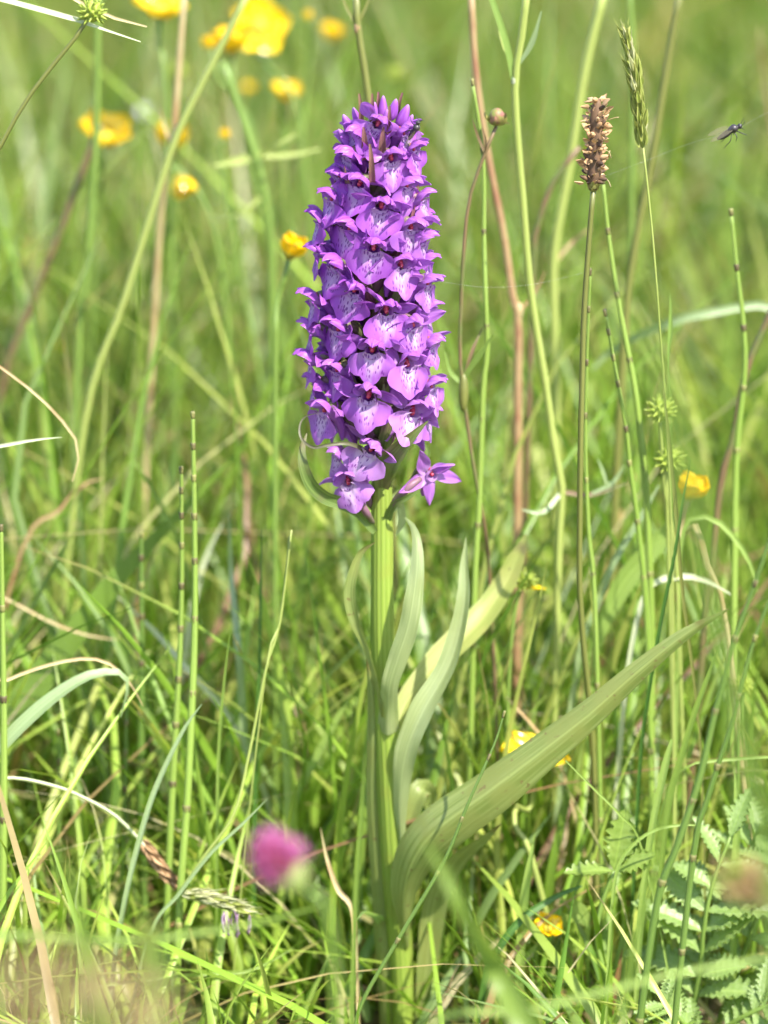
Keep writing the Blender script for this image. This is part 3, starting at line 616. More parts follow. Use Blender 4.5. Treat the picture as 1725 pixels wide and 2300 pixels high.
for s in range(4):
    v_, f_, u_ = petal_geo(2.3, 1.7, (0,0,0), (0,0,1), (1,0,0), .7, .5, seed=s, nv=5, nu=5); fl_m.append(make_mesh('floret', v_, f_, M['floret_tan'], u_))
    v_, f_, u_ = blob(.0007,.0006,.0011, 6, 4, pinch=.3, bump=.12, seed=s); fl_m.append(make_mesh('floret', v_, f_, M['floret_brown' if s < 2 else 'floret_tan'], u_))
for i in range(130):
    z = hl*(.07+.9*i/130)+random.uniform(-.0008,.0008); a = i*2.39996+random.uniform(-.6,.6); rr = .0024*(1-.5*max(0, (z/hl-.85)/.15)**2)+random.uniform(-.0006,.0006)
    o_ = Vector((math.cos(a), math.sin(a), random.uniform(-.1,1.0))).normalized(); p_ = Vector((math.cos(a)*rr, math.sin(a)*rr, z))
    Mx = MH @ basis(o_, hint=(random.uniform(-1,1),random.uniform(-1,1),random.uniform(-1,1)), loc=p_, s=random.choice((.7,.9,1.1,1.3,1.5)))
    link('floret', random.choice(fl_m), pl, Matrix.Translation(-pb) @ Mx)
for a in range(5):
    v_, f_, u_ = petal_geo(4.2, 3.4, (0,0,0), (.75,0,.65), (-.65,0,.75), .7, .35, seed=a, nv=6, nu=5)
    part('sepal', xf((v_, f_, u_), MH @ Matrix.Rotation(a*1.256, 4, 'Z') @ Matrix.Translation((0,0,-.0008))), M['calyx'], pl)
for (x, y, x2, y2) in ((1375,270,1390,264),(1358,395,1372,420),(1365,335,1372,355),(1360,365,1370,338)):
    part('stamen', tube([at(x-10,y,-.001), at((x+x2)/2,(y+y2)/2-3,-.002), at(x2,y2,-.002)], [.00012,.00012,.00018], 6, 4), M['straw'], pl)

# ---------------------------------------------------------------- grass flower spikes
def spike_grass(label, pts, rpx, head, L0, w_, n, mats, stemmat_, name='vernal_grass', group='grass flower heads', awn=True, gr=True, cat='grass head', spread=1.):
    """pts: stem top -> bottom; head: pixels base -> tip"""
    Y = pts[0][2]; P = to_ground([at(*p) for p in pts]) if gr else [at(*p) for p in pts][::-1]
    base = P[0]; root = thing(name, label, cat, base, group)
    part('stem', tube(P, [rpx*mpp(Y)*1.3, rpx*mpp(Y)], 40, 7), M[stemmat_], root)
    C, t, _ = spline([at(*p) for p in head], 60)
    part('rachis', tube([V3(C[0]), V3(C[30]), V3(C[-1])], [.0006,.0005,.0002], 10, 5), M[stemmat_], root)
    ms = []
    for s in range(5):
        g1 = petal_geo(L0, w_, (.1,0,0), (.12,0,1), (-1,0,.1), .12, .9, seed=s, nv=7, nu=5, blunt=.7); g2 = petal_geo(L0*.9, w_*.9, (-.1,0,0), (-.02,0,1), (1,0,.1), .1, .9, seed=s+3, nv=7, nu=5, blunt=.7)
        gs = [g1, g2]
        if awn: gs.append(tube([(0,0,L0*.0005),(0,.0003,L0*.0011),(.0006,.0004,L0*.00145)], [.00012,.0001,.00004], 4, 3))
        g_ = join(*gs); ms.append(make_mesh('spikelet', g_[0], g_[1], M[mats[s % len(mats)]], g_[2]))
    for i in range(n):
        f = i/n; k = min(58, int(f*57)); T_ = nrm(C[k+1]-C[k]); a = i*2.39996
        env = (.35+.65*math.sin(math.pi*min(1, f*.85+.15)))
        Bm = basis(V3(T_)); o_ = (Bm.to_3x3() @ Vector((math.cos(a), math.sin(a), 0)))
        d_ = V3(T_) + o_*random.uniform(.12,.34)*spread; p_ = V3(C[k]) + o_*.0011*env*spread*random.uniform(.4,1.2)
        link('spikelet', random.choice(ms), root, Matrix.Translation(-base) @ basis(d_, hint=tuple(o_), loc=p_, s=random.uniform(.8,1.1)*(.75+.25*env)))
    return root
spike_grass('tall green vernal grass head standing right of the dead plantain', [(1444,326,.004),(1463,503,.004),(1474,634,.004),(1483,760,.006),(1500,1000,.012),(1510,1300,.018)], 2.6, [(1444,330,.004),(1437,250,.004),(1422,150,.004),(1409,90,.004),(1406,70,.004)], 6.2, 1.9, 46, ['spikelet_green','spikelet_green','spikelet_green','spikelet_pale'], 'stem_yellow')
vg = spike_grass('drooping flowering grass head with hanging purple anthers, lower left', [(404,2002,-.014),(458,1924,-.014),(525,1828,-.012),(560,1690,-.008),(598,1500,-.004),(629,1394,0),(651,1205,.002)][::-1]+[(404,2002,-.014)], 3, [(408,2006,-.014),(450,2012,-.015),(510,2028,-.016),(556,2044,-.017)], 5.2, 1.7, 46, ['spikelet_pale','spikelet_green','spikelet_pale'], 'stem_yellow', gr=False)
for i in range(16):
    x = random.uniform(480,562); y = 2030+(x-450)*.25+random.uniform(-6,10); Y = -.017+random.uniform(-.003,.002)
    p0 = at(x, y, Y); p1 = at(x+random.uniform(-4,6), y+random.uniform(14,26), Y); p2 = at(x+random.uniform(-6,8), y+random.uniform(32,50), Y)
    part('anther', tube([p0, p1, p2], [.00012,.0003,.0004], 6, 5), M['anther'], vg)
spike_grass('brown withered grass head on an arched stalk, lower left', [(318,1890,-.004),(308,1881,-.004),(260,1833,-.005),(193,1794,-.006),(120,1765,-.008),(14,1748,-.010),(-60,1790,-.012)], 4, [(318,1892,-.004),(345,1925,-.004),(372,1960,-.004),(395,1987,-.003)], 4.6, 2.0, 34, ['spikelet_brown'], 'pale_blade', awn=False)
spike_grass('heavily blurred brown grass head in the bottom left corner', [(-60,2170,-.52),(-120,2260,-.52),(-180,2420,-.52)], 6, [(-60,2215,-.54),(110,2210,-.54),(270,2245,-.54),(400,2330,-.54)], 8, 3.2, 17, ['spikelet_dull','spikelet_dull','spikelet_brown'], 'straw', awn=False, spread=4.)
spike_grass('blurred tawny grass head near the silverweed at the right edge', [(1760,2020,-.32),(1830,2150,-.32),(1850,2400,-.32)], 4, [(1730,2025,-.32),(1680,1985,-.32),(1640,1960,-.32)], 6, 2.6, 24, ['spikelet_brown','spikelet_green'], 'stem_yellow', awn=False, spread=2.5)
spike_grass('blurred yellowish grass head upright in the front left grass', [(345,2230,-.34),(350,2300,-.34),(352,2400,-.34)], 6, [(345,2240,-.34),(340,2160,-.34),(330,2090,-.34)], 6, 2.2, 20, ['spikelet_green'], 'grass_light', awn=False)

# ---------------------------------------------------------------- buttercups
GB = 'yellow buttercups in the meadow'
_pet = {}
def petal_m(mat, cup, s):
    k = (mat, round(cup,2), s)
    if k not in _pet:
        v_, f_, u_ = petal_geo(10, 9.5, (.8,0,0), (math.cos(cup),0,math.sin(cup)), (-math.sin(cup),0,math.cos(cup)), .55, .32, seed=s, nv=9, nu=9, blunt=1.55)
        _pet[k] = make_mesh('petal', v_, f_, M[mat], u_)
    return _pet[k]
def buttercup(px, py, Y, d_px, axis, label, cup=.45, stem=None, mat='butter', name='buttercup', cat='buttercup', group=GB, smat='stem_green', sr=.0008, np_=5, stemtop=None):
    c = at(px, py, Y); ax_ = Vector(axis).normalized(); s = d_px*mpp(Y)/.0185
    P = [c-ax_*.0004, c-ax_*.012+Vector((0,0,-.004))] + ([at(*p) for p in stem] if stem else [c+Vector((random.uniform(-.02,.02), .0, -c.z*.55))])
    P = to_ground(P); base = P[0]; root = thing(name, label, cat, base, group)
    part('stem', tube(P, [sr*1.3, sr], 30, 7), M[smat], root)
    MX = Matrix.Translation(-base) @ basis(ax_, loc=c, s=s)
    for i in range(np_): link('petal', petal_m(mat, cup, i % 3), root, MX @ Matrix.Rotation(i*2*math.pi/np_+.3, 4, 'Z'))
    g_ = blob(.0022,.0022,.0018, 9, 6, bump=.12, seed=3); gs = [xf(g_, Matrix.Translation((0,0,.0018)))]
    for i in range(26):
        a = i*2.4; r_ = .0028+.0012*(i % 3)/2; gs.append(xf(blob(.0004,.0004,.0007, 5, 3), Matrix.Translation((r_*math.cos(a), r_*math.sin(a), .0028+.0006*(i % 2)))))
    g_ = join(*gs); link('stamens', make_mesh('stamens', g_[0], g_[1], M['butter_core' if mat == 'butter' else 'calyx'], g_[2]), root, MX)
    for i in range(5):
        v_, f_, u_ = petal_geo(5, 3, (.6,0,-.3), (math.cos(cup),0,math.sin(cup)-.3), (0,0,1), .3, .3, seed=i, nv=5, nu=4)
        link('sepal', make_mesh('sepal', v_, f_, M['calyx'], u_), root, MX @ Matrix.Rotation(i*1.256+.9, 4, 'Z'))
    return root
U = (0,-.15,1)
buttercup(360,34,.20,135,(.1,-.25,1),'buttercup at the top edge, left of the big one, shallow open bowl',.35,[(365,120,.2),(380,400,.2)])
buttercup(580,60,.27,135,(.25,-.95,.35),'biggest buttercup, seen face on at the top edge',.22,[(640,190,.25),(665,240,.25),(690,420,.25)])
buttercup(522,120,.22,125,(0,-.2,1),'half closed buttercup just below the biggest one',.8,[(545,250,.22),(585,400,.22)])
buttercup(474,110,.21,62,(-.3,-.3,1),'small closed buttercup left of the half closed one',1.15,[(500,190,.21),(560,330,.21)])
buttercup(692,45,.26,44,(0,-.2,1),'small yellow buttercup bud near the top edge, right of the biggest one',1.2)
buttercup(742,90,.36,80,(.2,-.3,1),'faint blurred buttercup above and left of the spike tip',.8)
buttercup(642,222,.28,90,(.1,-.3,.9),'pale blurred buttercup left of the spike tip',.6)
buttercup(235,318,.22,140,(.15,-.45,.9),'wide blurred buttercup in the upper left',.5,[(225,420,.24),(210,600,.24)])
buttercup(390,335,.24,125,(0,-.3,1),'orange tinted blurred buttercup under the straw coloured stem',.9)
buttercup(400,395,.19,100,(.2,-.2,-.4),'drooping blurred buttercup below the orange tinted one',.9,[(455,450,.19),(500,640,.19)])
buttercup(505,312,.20,46,(0,-.1,1),'round yellow bud left of the orchid top',1.25)
buttercup(650,580,.08,112,(.35,-.3,1),'bright cupped buttercup touching the left side of the flower spike',.95,[(620,700,.08),(618,900,.08)])
buttercup(1548,1120,.045,118,(.25,-.3,.95),'bright buttercup below the two spiky seed heads',.85,[(1560,1180,.035),(1590,1280,.035),(1625,1380,.035)], smat='straw')
buttercup(1200,1712,.025,165,(.1,-.25,1),'orange yellow buttercup half hidden behind the big orchid leaf',.25,[(1160,1813,.02),(1157,1858,.015),(1189,1911,.012)], smat='stem_yellow')
buttercup(1228,2090,-.012,84,(.2,-.5,.8),'small tattered buttercup low in the grass under the big leaf',.5)
buttercup(128,790,.30,54,(0,-.2,1),'greenish blurred bud at the left, halfway up',1.2)
buttercup(560,205,.42,40,(0,-.4,1),'tiny faint buttercup left of the pale blurred one',.7)
buttercup(325,255,.42,40,(.1,-.6,.6),'small blurred white flower in the upper left',.3,mat='white_petal', name='white_flower', cat='flower', group=None)
buttercup(1330,345,.30,36,(0,-.4,1),'faint yellow bud behind the right side of the plantain head',1.2)

# ---------------------------------------------------------------- buttercup seed heads
ach = []
for s in range(3):
    v_, f_, u_ = blob(.0013,.0009,.0016, 7, 6, pinch=.6, seed=s); bk = tube([(0,0,.0011),(.0001,0,.0018),(.0004,0,.0023)], [.00045,.0003,.0001], 4, 5); g_ = join((v_, f_, u_), bk)
    ach.append(make_mesh('achene', g_[0], g_[1], M['achene'], g_[2]))
def seed_head(px, py, Y, d_px, label, stem, smat='stem_green', sr=4.5, extra=False, n=44, axis=(0,-.1,1)):
    c = at(px, py, Y); P = to_ground([c]+[at(*p) for p in stem]); base = P[0]
    root = thing('buttercup_seed_head', label, 'seed head', base, 'round green buttercup seed heads')
    part('stem', tube(P, [sr*mpp(Y)*1.2, sr*mpp(Y)], 36, 7), M[smat], root); r_ = d_px*mpp(Y)/2-.0012
    part('receptacle', xf(blob(r_*.95,r_*.95,r_*1.05, 10, 8), basis(axis, loc=c)), M['achene'], root)
    for i in range(n):
        z = 1-2*(i+.5)/n
        if z < -.8: continue
        a = i*2.39996; q_ = math.sqrt(1-z*z); o_ = Vector((q_*math.cos(a), q_*math.sin(a), z)); B_ = basis(axis)
        ow = B_.to_3x3() @ o_
        link('achene', random.choice(ach), root, Matrix.Translation(-base) @ basis(ow+Vector((0,0,random.uniform(0,.4))), hint=(random.uniform(-1,1),.3,.4), loc=c+ow*r_, s=random.uniform(.65,.95)))
    if extra:
        v_, f_, u_ = petal_geo(6, 3, (0,0,0), (1,0,-.1), (0,0,1), .3, .5, seed=2); part('petal', xf((v_, f_, u_), Matrix.Translation(at(1183,1322,Y))), M['butter'], root)
    return root
seed_head(207,28,-.012,62,'spiky green seed head in the top left corner',[(197,50,-.012),(137,124,-.012),(69,211,-.012),(0,330,-.012),(-80,520,-.012)],'stem_olive',5)
seed_head(1484,922,.022,68,'upper of the two spiky seed heads at the right',[(1484,960,.022),(1492,1100,.024),(1500,1200,.026)],'stem_yellow')
seed_head(1503,1032,.024,70,'lower of the two spiky seed heads at the right',[(1496,1075,.024),(1504,1150,.026),(1520,1300,.03)],'stem_yellow')
seed_head(1180,1306,.035,52,'spiky green seed head with one yellow petal left, behind the yellowing leaf',[(1165,1335,.035),(1150,1420,.035),(1140,1600,.035)],'stem_green',extra=True)
seed_head(885,165,.32,36,'blurred round green seed head above the orchid tip',[(880,200,.32),(870,300,.32)])
seed_head(400,160,.34,44,'blurred greenish seed head among the buttercups at upper left',[(380,200,.34),(330,260,.34)])
seed_head(1668,1540,.03,44,'dark green seed head at the right edge beside the big leaf tip',[(1665,1580,.03),(1660,1700,.03)])
# branched buttercup stalk with a reddish bud, right of the spike
bp_ = [(1114,285,.03),(1109,301,.03),(1087,350,.03),(1052,459,.03),(1039,612,.03),(1033,787,.03),(1040,870,.03),(1057,1006,.03),(1080,1137,.03),(1100,1300,.035)]
P = to_ground([at(*p) for p in bp_]); rb = thing('budding_stalk', 'slender brown branching stalk with one round reddish bud, right of the spike', 'bud stalk', P[0])
part('stem', tube(P, [5.5*mpp(), 5*mpp(), 4.5*mpp()], 40, 7), M['purple_stem'], rb)
BB = basis((.1,-.1,1), loc=at(1116,262,.03))
part('bud', xf(blob(.0022,.0022,.0026, 12, 8, bump=.05), BB), M['bud'], rb)
for a in range(5):
    part('sepal', xf(petal_geo(5.4, 3.4, (.4,0,-2.6), (1,0,.15), (-.15,0,1), 1.75+.15*(a % 2), .5, seed=a, nv=8, nu=5), BB @ Matrix.Rotation(a*1.256, 4, 'Z')), M['bud' if a % 2 else 'calyx'], rb)
for pts, ww in [(([1112,285,.03],[1125,275,.03],[1145,277,.028]),[5,6,1]),(([1090,345,.03],[1073,305,.03],[1060,265,.028]),[6,7,1]),(([1086,352,.03],[1092,320,.028],[1084,285,.026]),[4,4,1]),
        (([1040,850,.03],[1075,800,.028],[1108,750,.026]),[10,14,2]),(([1040,855,.03],[1060,790,.03],[1085,735,.032]),[7,9,2]),(([1038,860,.03],[1012,835,.03],[1000,790,.03]),[12,10,4])]:
    pxr('bract', pts, ww, 'purple_stem' if ww[0] < 9 else 'stem_green', rb, n=10, cs=3)
part('node', xf(blob(.0016,.0016,.006, 9, 7), Matrix.Translation(at(1041,882,.03))), M['stem_olive'], rb)

# ---------------------------------------------------------------- single stems (softly blurred ones behind, sharp ones near)
GS = 'bare flower stems and culms'
def stem(pts, rpx, mat, label, branches=(), node=None, name='bare_stem', group=GS, cat='stem'):
    P = to_ground([at(*p) for p in pts]); Y = pts[0][2]; root = thing(name, label, cat, P[0], group)
    rr = rpx if isinstance(rpx, (list, tuple)) else [rpx*1.15, rpx]
    part('stem', tube(P, [x*mpp(Y) for x in rr], 40, 8), M[mat], root)
    for b_, ww, bm in branches: pxr('side_leaf', b_, ww, bm, root, n=14, cs=3)
    for nd in (node or []):
        part('node', xf(blob(nd[3]*mpp(Y), nd[3]*mpp(Y), nd[3]*mpp(Y)*2, 8, 6), Matrix.Translation(at(*nd[:3]))), M[nd[4]], root)
    return root
stem([(415,-30,.14),(398,206,.14),(387,330,.14),(360,500,.15)], 7, 'straw', 'straw coloured stem between the upper left buttercups', node=[(388,318,.14,9,'straw')], branches=[(([388,330,.14],[372,290,.14],[360,245,.14]),[10,8,2],'straw')])
stem([(560,-20,.11),(485,128,.11),(398,302,.11),(339,481,.11),(275,687,.11),(192,940,.11)], 7.5, 'stem_yellow', 'long slanting green stem crossing the upper left buttercups')
stem([(220,-30,.16),(215,320,.16),(195,600,.16),(175,800,.16)], 8, 'stem_green', 'upright blurred green stem under the corner seed head')
stem([(225,280,.17),(192,366,.17),(137,517,.17),(69,687,.17),(0,900,.17)], 8, 'purple_stem', 'dark reddish slanting stem at the left')
stem([(500,140,.16),(559,311,.16),(590,412,.16),(609,549,.16),(612,800,.16)], 9, 'stem_green', 'blurred branching stem left of the spike', branches=[(([590,345,.16],[540,360,.16],[480,372,.16]),[14,20,6],'stem_yellow'),(([590,350,.16],[650,348,.16],[720,335,.16]),[12,12,4],'stem_yellow'),(([588,350,.16],[620,325,.15],[670,300,.15]),[10,9,3],'stem_yellow'),(([600,430,.16],[540,480,.16],[470,490,.17]),[9,10,3],'stem_yellow')])
stem([(800,-20,.06),(803,60,.06),(815,130,.06),(830,240,.06),(850,420,.06)], 8, 'stem_olive', 'olive stem rising right behind the spike tip', branches=[(([803,60,.06],[780,20,.06],[765,-20,.06]),[8,8,6],'stem_olive'),(([803,55,.06],[820,20,.06],[835,-20,.06]),[8,8,6],'stem_olive')], node=[(803,62,.06,9,'brown_stem')])
stem([(1057,-30,.09),(1070,175,.09),(1100,371,.09),(1131,524,.09),(1153,677,.09),(1164,721,.09),(1163,900,.09),(1162,1200,.09)], [11,11,11,8.5,8], 'brown_stem', 'tall tan dead stem with a pale knot, right of the spike', node=[(1165,698,.09,10.5,'straw')], branches=[(([1166,700,.09],[1200,660,.09],[1225,610,.09]),[8,6,2],'brown_stem')])
stem([(1186,-40,.05),(1172,80,.05),(1157,178,.05),(1162,306,.05),(1175,459,.05),(1192,656,.05),(1227,874,.05),(1245,1006,.05),(1262,1093,.05),(1255,1250,.05)], 8.5, 'stem_yellow', 'pale green stalk forking near the top, right of the spike', node=[(1157,182,.05,9,'pale_blade'),(1262,1098,.05,9,'pale_blade')],
     branches=[(([1157,190,.05],[1135,90,.05],[1092,-40,.05]),[14,15,13],'stem_green'),(([1162,150,.05],[1195,95,.048],[1216,25,.046]),[6,14,3],'grass_grey'),(([1157,165,.05],[1135,110,.052],[1120,70,.053]),[6,10,2],'stem_yellow'),
      (([1262,1105,.05],[1220,1150,.045],[1172,1145,.045]),[10,12,2],'grass_grey'),(([1262,1105,.05],[1330,1110,.05],[1410,1085,.05]),[11,12,3],'purple_stem'),(([1330,1108,.05],[1375,1085,.05],[1402,1045,.05]),[7,12,2],'grass_grey'),(([1365,1095,.05],[1355,1060,.05],[1342,1030,.05]),[6,9,2],'grass_grey')])
stem([(1360,-30,.13),(1315,153,.13),(1280,371,.13),(1245,568,.13),(1245,743,.13),(1250,1000,.13)], [9,10,11], 'stem_yellow', 'thick yellow green stem passing behind the plantain head', branches=[(([1245,590,.13],[1290,540,.13],[1330,510,.13]),[10,8,3],'straw')])
stem([(1302,330,.10),(1240,415,.10),(1205,524,.10),(1198,620,.10)], 6.5, 'purple_stem', 'thin reddish stem curving left of the plantain stalk')
stem([(1530,-30,.10),(1494,175,.10),(1463,371,.10),(1428,546,.10),(1400,800,.10)], 9, 'stem_olive', 'dull green slanting stem behind the vernal grass head')
stem([(1760,640,.06),(1717,735,.06),(1677,831,.06),(1647,984,.06),(1612,1137,.06)], 8, 'purple_stem', 'dark brown slanting stem at the right edge, halfway up')
stem([(1412,-30,.15),(1420,100,.15),(1418,500,.15),(1410,800,.15)], 7, 'stem_green', 'blurred upright green stem behind the vernal grass head tip')
stem([(655,1190,.001),(629,1394,.0),(598,1500,-.004)], 2.0, 'stem_yellow', 'thread-like pointed culm tip left of the orchid stem leaves', name='culm_tip')
stem([(1704,60,.24),(1718,200,.24),(1745,420,.24)], [11,10,1], 'brown_stem', 'blurred orange brown stem at the upper right edge')

# ---------------------------------------------------------------- single blades
GBL = 'separate long grass blades'
def blade(pts, wpx, mat, label, gr=True, name='grass_blade', group=GBL, **k):
    """pts tip -> base"""
    P = [at(*p) for p in pts]; Wm = [w_*mpp(p[2]) for w_, p in zip(wpx, pts)]
    Pn = to_ground(P) if gr else P[::-1]
    Wn = Wm[::-1]; Wn = [Wn[0]]*(len(Pn)-len(Wn))+Wn
    k.setdefault('fold', .22); k.setdefault('n', 40)
    return solo(name, ribbon(Pn, Wn, **k), M[mat], label, 'grass blade', group, loc=Pn[0])
blade([(316,94,-.006),(220,62,-.008),(174,46,-.009),(80,20,-.010),(0,0,-.010),(-120,-10,-.012),(-180,150,-.012),(-200,600,-.01)], [2,7,13,14,13,12,12,12], 'pale_blade', 'pale dry grass blade behind the top left seed head', twist=20)
blade([(330,60,.03),(238,34,.03),(150,-10,.03),(60,-60,.03),(-100,0,.03),(-150,400,.03)], [3,8,8,8,8,8], 'straw', 'thin straw blade behind the top left seed head, sloping down to the right')
blade([(270,1611,.002),(284,1548,.0),(270,1514,-.002),(193,1524,-.004),(96,1587,-.006),(10,1669,-.008),(-60,1760,-.008)], [5,12,20,30,34,34,30], 'grass_grey', 'arched grey green blade folding over at the left edge', twist=[0,0,0,10,10,10,40,60], fold=.25)
blade([(321,1585,.004),(295,1538,.002),(252,1494,.0),(195,1479,-.002),(108,1494,-.003),(13,1529,-.004),(-50,1570,-.004)], [2,4,7,8,8,8,8], 'straw', 'thin dry arched blade above the grey green one')
blade([(453,1582,-.012),(410,1645,-.012),(347,1780,-.014),(308,1910,-.016),(280,2030,-.018),(256,2175,-.018)], [2,10,14,14,13,13], 'grass_grey', 'greyish curved blade beside the brown withered head', twist=20)
blade([(163,1082,.02),(178,1012,.02),(152,960,.02),(87,891,.02),(0,826,.02),(-80,800,.02),(-120,1100,.02)], [2,5,7,6,6,6,6], 'straw', 'curled tan blade at the left, halfway up')
blade([(139,982,.0),(80,988,.0),(0,1004,.0),(-80,1040,.0),(-110,1300,.0)], [1,6,9,9,8], 'pale_blade', 'short whitish blade tip at the left edge')
blade([(1487,842,-.004),(1503,984,-.004),(1518,1137,-.002),(1529,1290,.0),(1542,1399,.002),(1559,1530,.004),(1575,1700,.006)], [1,8,10,9,8,7,6], 'stem_olive', 'olive upright blade in front of the two seed heads')
blade([(1551,1032,-.006),(1533,1137,-.006),(1516,1246,-.006),(1485,1399,-.004),(1459,1552,-.002),(1440,1700,.0)], [1,7,9,10,10,10], 'grass_dark', 'dark green blade crossing the olive blade at the right', twist=30)
blade([(1506,660,.03),(1506,740,.03),(1500,820,.03),(1508,1000,.03)], [1,13,4,4], 'stem_green', 'narrow pointed grass tip right of the slanting horsetail')
blade([(1330,830,.14),(1372,787,.14),(1437,752,.13),(1524,717,.12),(1612,699,.12),(1730,690,.12),(1850,800,.12)], [6,15,19,22,20,18,18], 'grass_grey', 'pale arching blade blurred across the right side', twist=10)
blade([(1516,1150,.05),(1500,1190,.05),(1440,1260,.05),(1393,1320,.05),(1340,1440,.05),(1310,1600,.05)], [6,36,52,50,30,14], 'grass_light', 'broad pale green folded blade in the centre right', twist=[0,0,-10,-15,-15,-15,-10], fold=.15)
blade([(1480,1090,.045),(1440,1160,.045),(1380,1260,.045),(1340,1360,.045),(1300,1480,.045)], [4,14,16,16,14], 'grass_grey', 'narrow blade along the left edge of the broad folded blade')
blade([(1640,1335,.03),(1568,1299,.03),(1502,1299,.03),(1459,1320,.03),(1430,1400,.03),(1400,1600,.03)], [3,14,18,14,12,12], 'pale_blade', 'whitish blade arching just above the big orchid leaf tip', twist=20)
blade([(1700,1330,.03),(1690,1277,.03),(1655,1216,.03),(1612,1172,.03),(1555,1163,.03),(1530,1230,.03),(1525,1400,.03)], [3,8,13,14,11,10,10], 'grass_light', 'light green drooping blade below the yellow buttercup at right')
blade([(1307,1990,-.012),(1251,2013,-.014),(1175,2062,-.018),(1123,2126,-.020),(1090,2200,-.020)], [5,14,18,18,16], 'grass_dark', 'dark green blade arching low to the right of the orchid base')
blade([(1398,2129,-.01),(1388,2190,-.01),(1371,2265,-.01),(1362,2300,-.01)], [1,12,20,22], 'red_blade', 'short reddish pointed blade near the bottom right')
blade([(1510,1660,-.02),(1495,1719,-.02),(1462,1880,-.02),(1439,2077,-.02),(1428,2290,-.02)], [6,18,17,15,14], 'grass_light', 'light green upright blade left of the silverweed', twist=15)
blade([(1615,1450,-.012),(1590,1520,-.012),(1560,1600,-.012),(1530,1700,-.012),(1500,1820,-.012)], [1,10,14,14,13], 'grass_green', 'pointed green blade rising beneath the big leaf tip')
blade([(1650,1723,-.012),(1655,1800,-.012),(1654,1870,-.012),(1650,2000,-.01)], [1,16,18,16], 'grass_light', 'short spear shaped blade at the right above the silverweed')
blade([(1202,1870,-.012),(1188,1950,-.012),(1175,2039,-.012),(1168,2160,-.012)], [1,16,22,22], 'grass_light', 'short pointed blade under the big orchid leaf')
blade([(1270,1708,-.030),(1330,1768,-.028),(1394,1832,-.026),(1440,1900,-.02)], [3,5,6,5], 'grass_light', 'thin blade leaning down from the big leaf edge')
blade([(1137,1565,.03),(1170,1600,.03),(1205,1640,.03),(1260,1720,.03)], [3,7,7,7], 'straw', 'straw tipped blade above the big orchid leaf')
blade([(1730,1700,-.012),(1650,1705,-.012),(1580,1712,-.012),(1545,1722,-.012),(1500,1780,-.01)], [6,8,7,4,4], 'grass_light', 'thin nearly level blade at the right edge above the silverweed')
blade([(1580,1855,-.03),(1530,1853,-.03),(1470,1865,-.03),(1420,1900,-.03),(1385,1960,-.03),(1370,2100,-.03)], [2,6,8,8,8,8], 'grass_light', 'small arching blade over the trifoliate leaf')
blade([(790,1560,.04),(765,1600,.04),(715,1690,.04),(660,1800,.04),(640,1900,.04)], [3,14,20,20,18], 'grass_light', 'pale flat blade leaning in the grass left of the orchid stem')
blade([(515,1150,.06),(520,1300,.06),(535,1450,.05),(545,1600,.05),(552,1760,.05)], [3,12,17,18,16], 'grass_grey', 'grey green upright blade right of the tall horsetails')
blade([(265,1340,.07),(350,1420,.07),(420,1500,.06),(500,1590,.06),(560,1690,.06),(600,1800,.06)], [3,10,14,15,14,14], 'pale_blade', 'whitish blade slanting down from left to right behind the horsetails', twist=15)
blade([(500,1175,.10),(460,1260,.10),(430,1380,.10),(415,1500,.10),(405,1700,.10)], [3,13,16,16,14], 'pale_blade', 'pale curved blade behind the tallest horsetail')
blade([(280,1000,.08),(330,1080,.08),(390,1190,.08),(430,1330,.08),(470,1500,.08)], [2,9,10,10,10], 'grass_green', 'thin green blade slanting behind the horsetail tips')
blade([(262,1437,.06),(190,1425,.06),(110,1395,.06),(0,1340,.06),(-60,1350,.06)], [2,6,7,7,6], 'straw', 'rusty thin blade lying low at the left')
blade([(50,1235,.09),(130,1150,.09),(185,1090,.09),(230,1075,.09)][::-1], [2,8,10,9], 'brown_stem', 'brownish blurred blade slanting up at the left')
blade([(588,1190,.03),(585,1350,.03),(583,1500,.03),(575,1700,.03)], [2,7,8,9], 'grass_dark', 'slim dark green blade left of the orchid leaves')
blade([(520,1400,.005),(505,1520,.005),(492,1680,.003),(488,1850,.0)], [1,6,8,8], 'grass_green', 'slender green blade between horsetails and grass culm')
blade([(720,1860,.0),(735,1930,.0),(760,2000,-.002),(790,2040,-.004),(800,2150,-.004)], [1,9,12,11,9], 'straw', 'orange dry blade left of the orchid base')
blade([(600,1795,-.02),(545,1850,-.02),(470,1920,-.02),(400,2010,-.02),(345,2080,-.02)], [1,7,9,9,8], 'grass_grey', 'pale thin blade crossing the flowering grass head stalk')
blade([(660,2130,-.012),(560,2180,-.014),(430,2190,-.016),(300,2205,-.018),(180,2240,-.02)], [2,7,9,8,6], 'grass_light', 'fine blade lying nearly level at the bottom left')
blade([(745,2140,-.01),(715,2200,-.01),(690,2260,-.01),(672,2300,-.01)], [4,11,12,12], 'horsetail', 'short blunt shoot left of the orchid base')
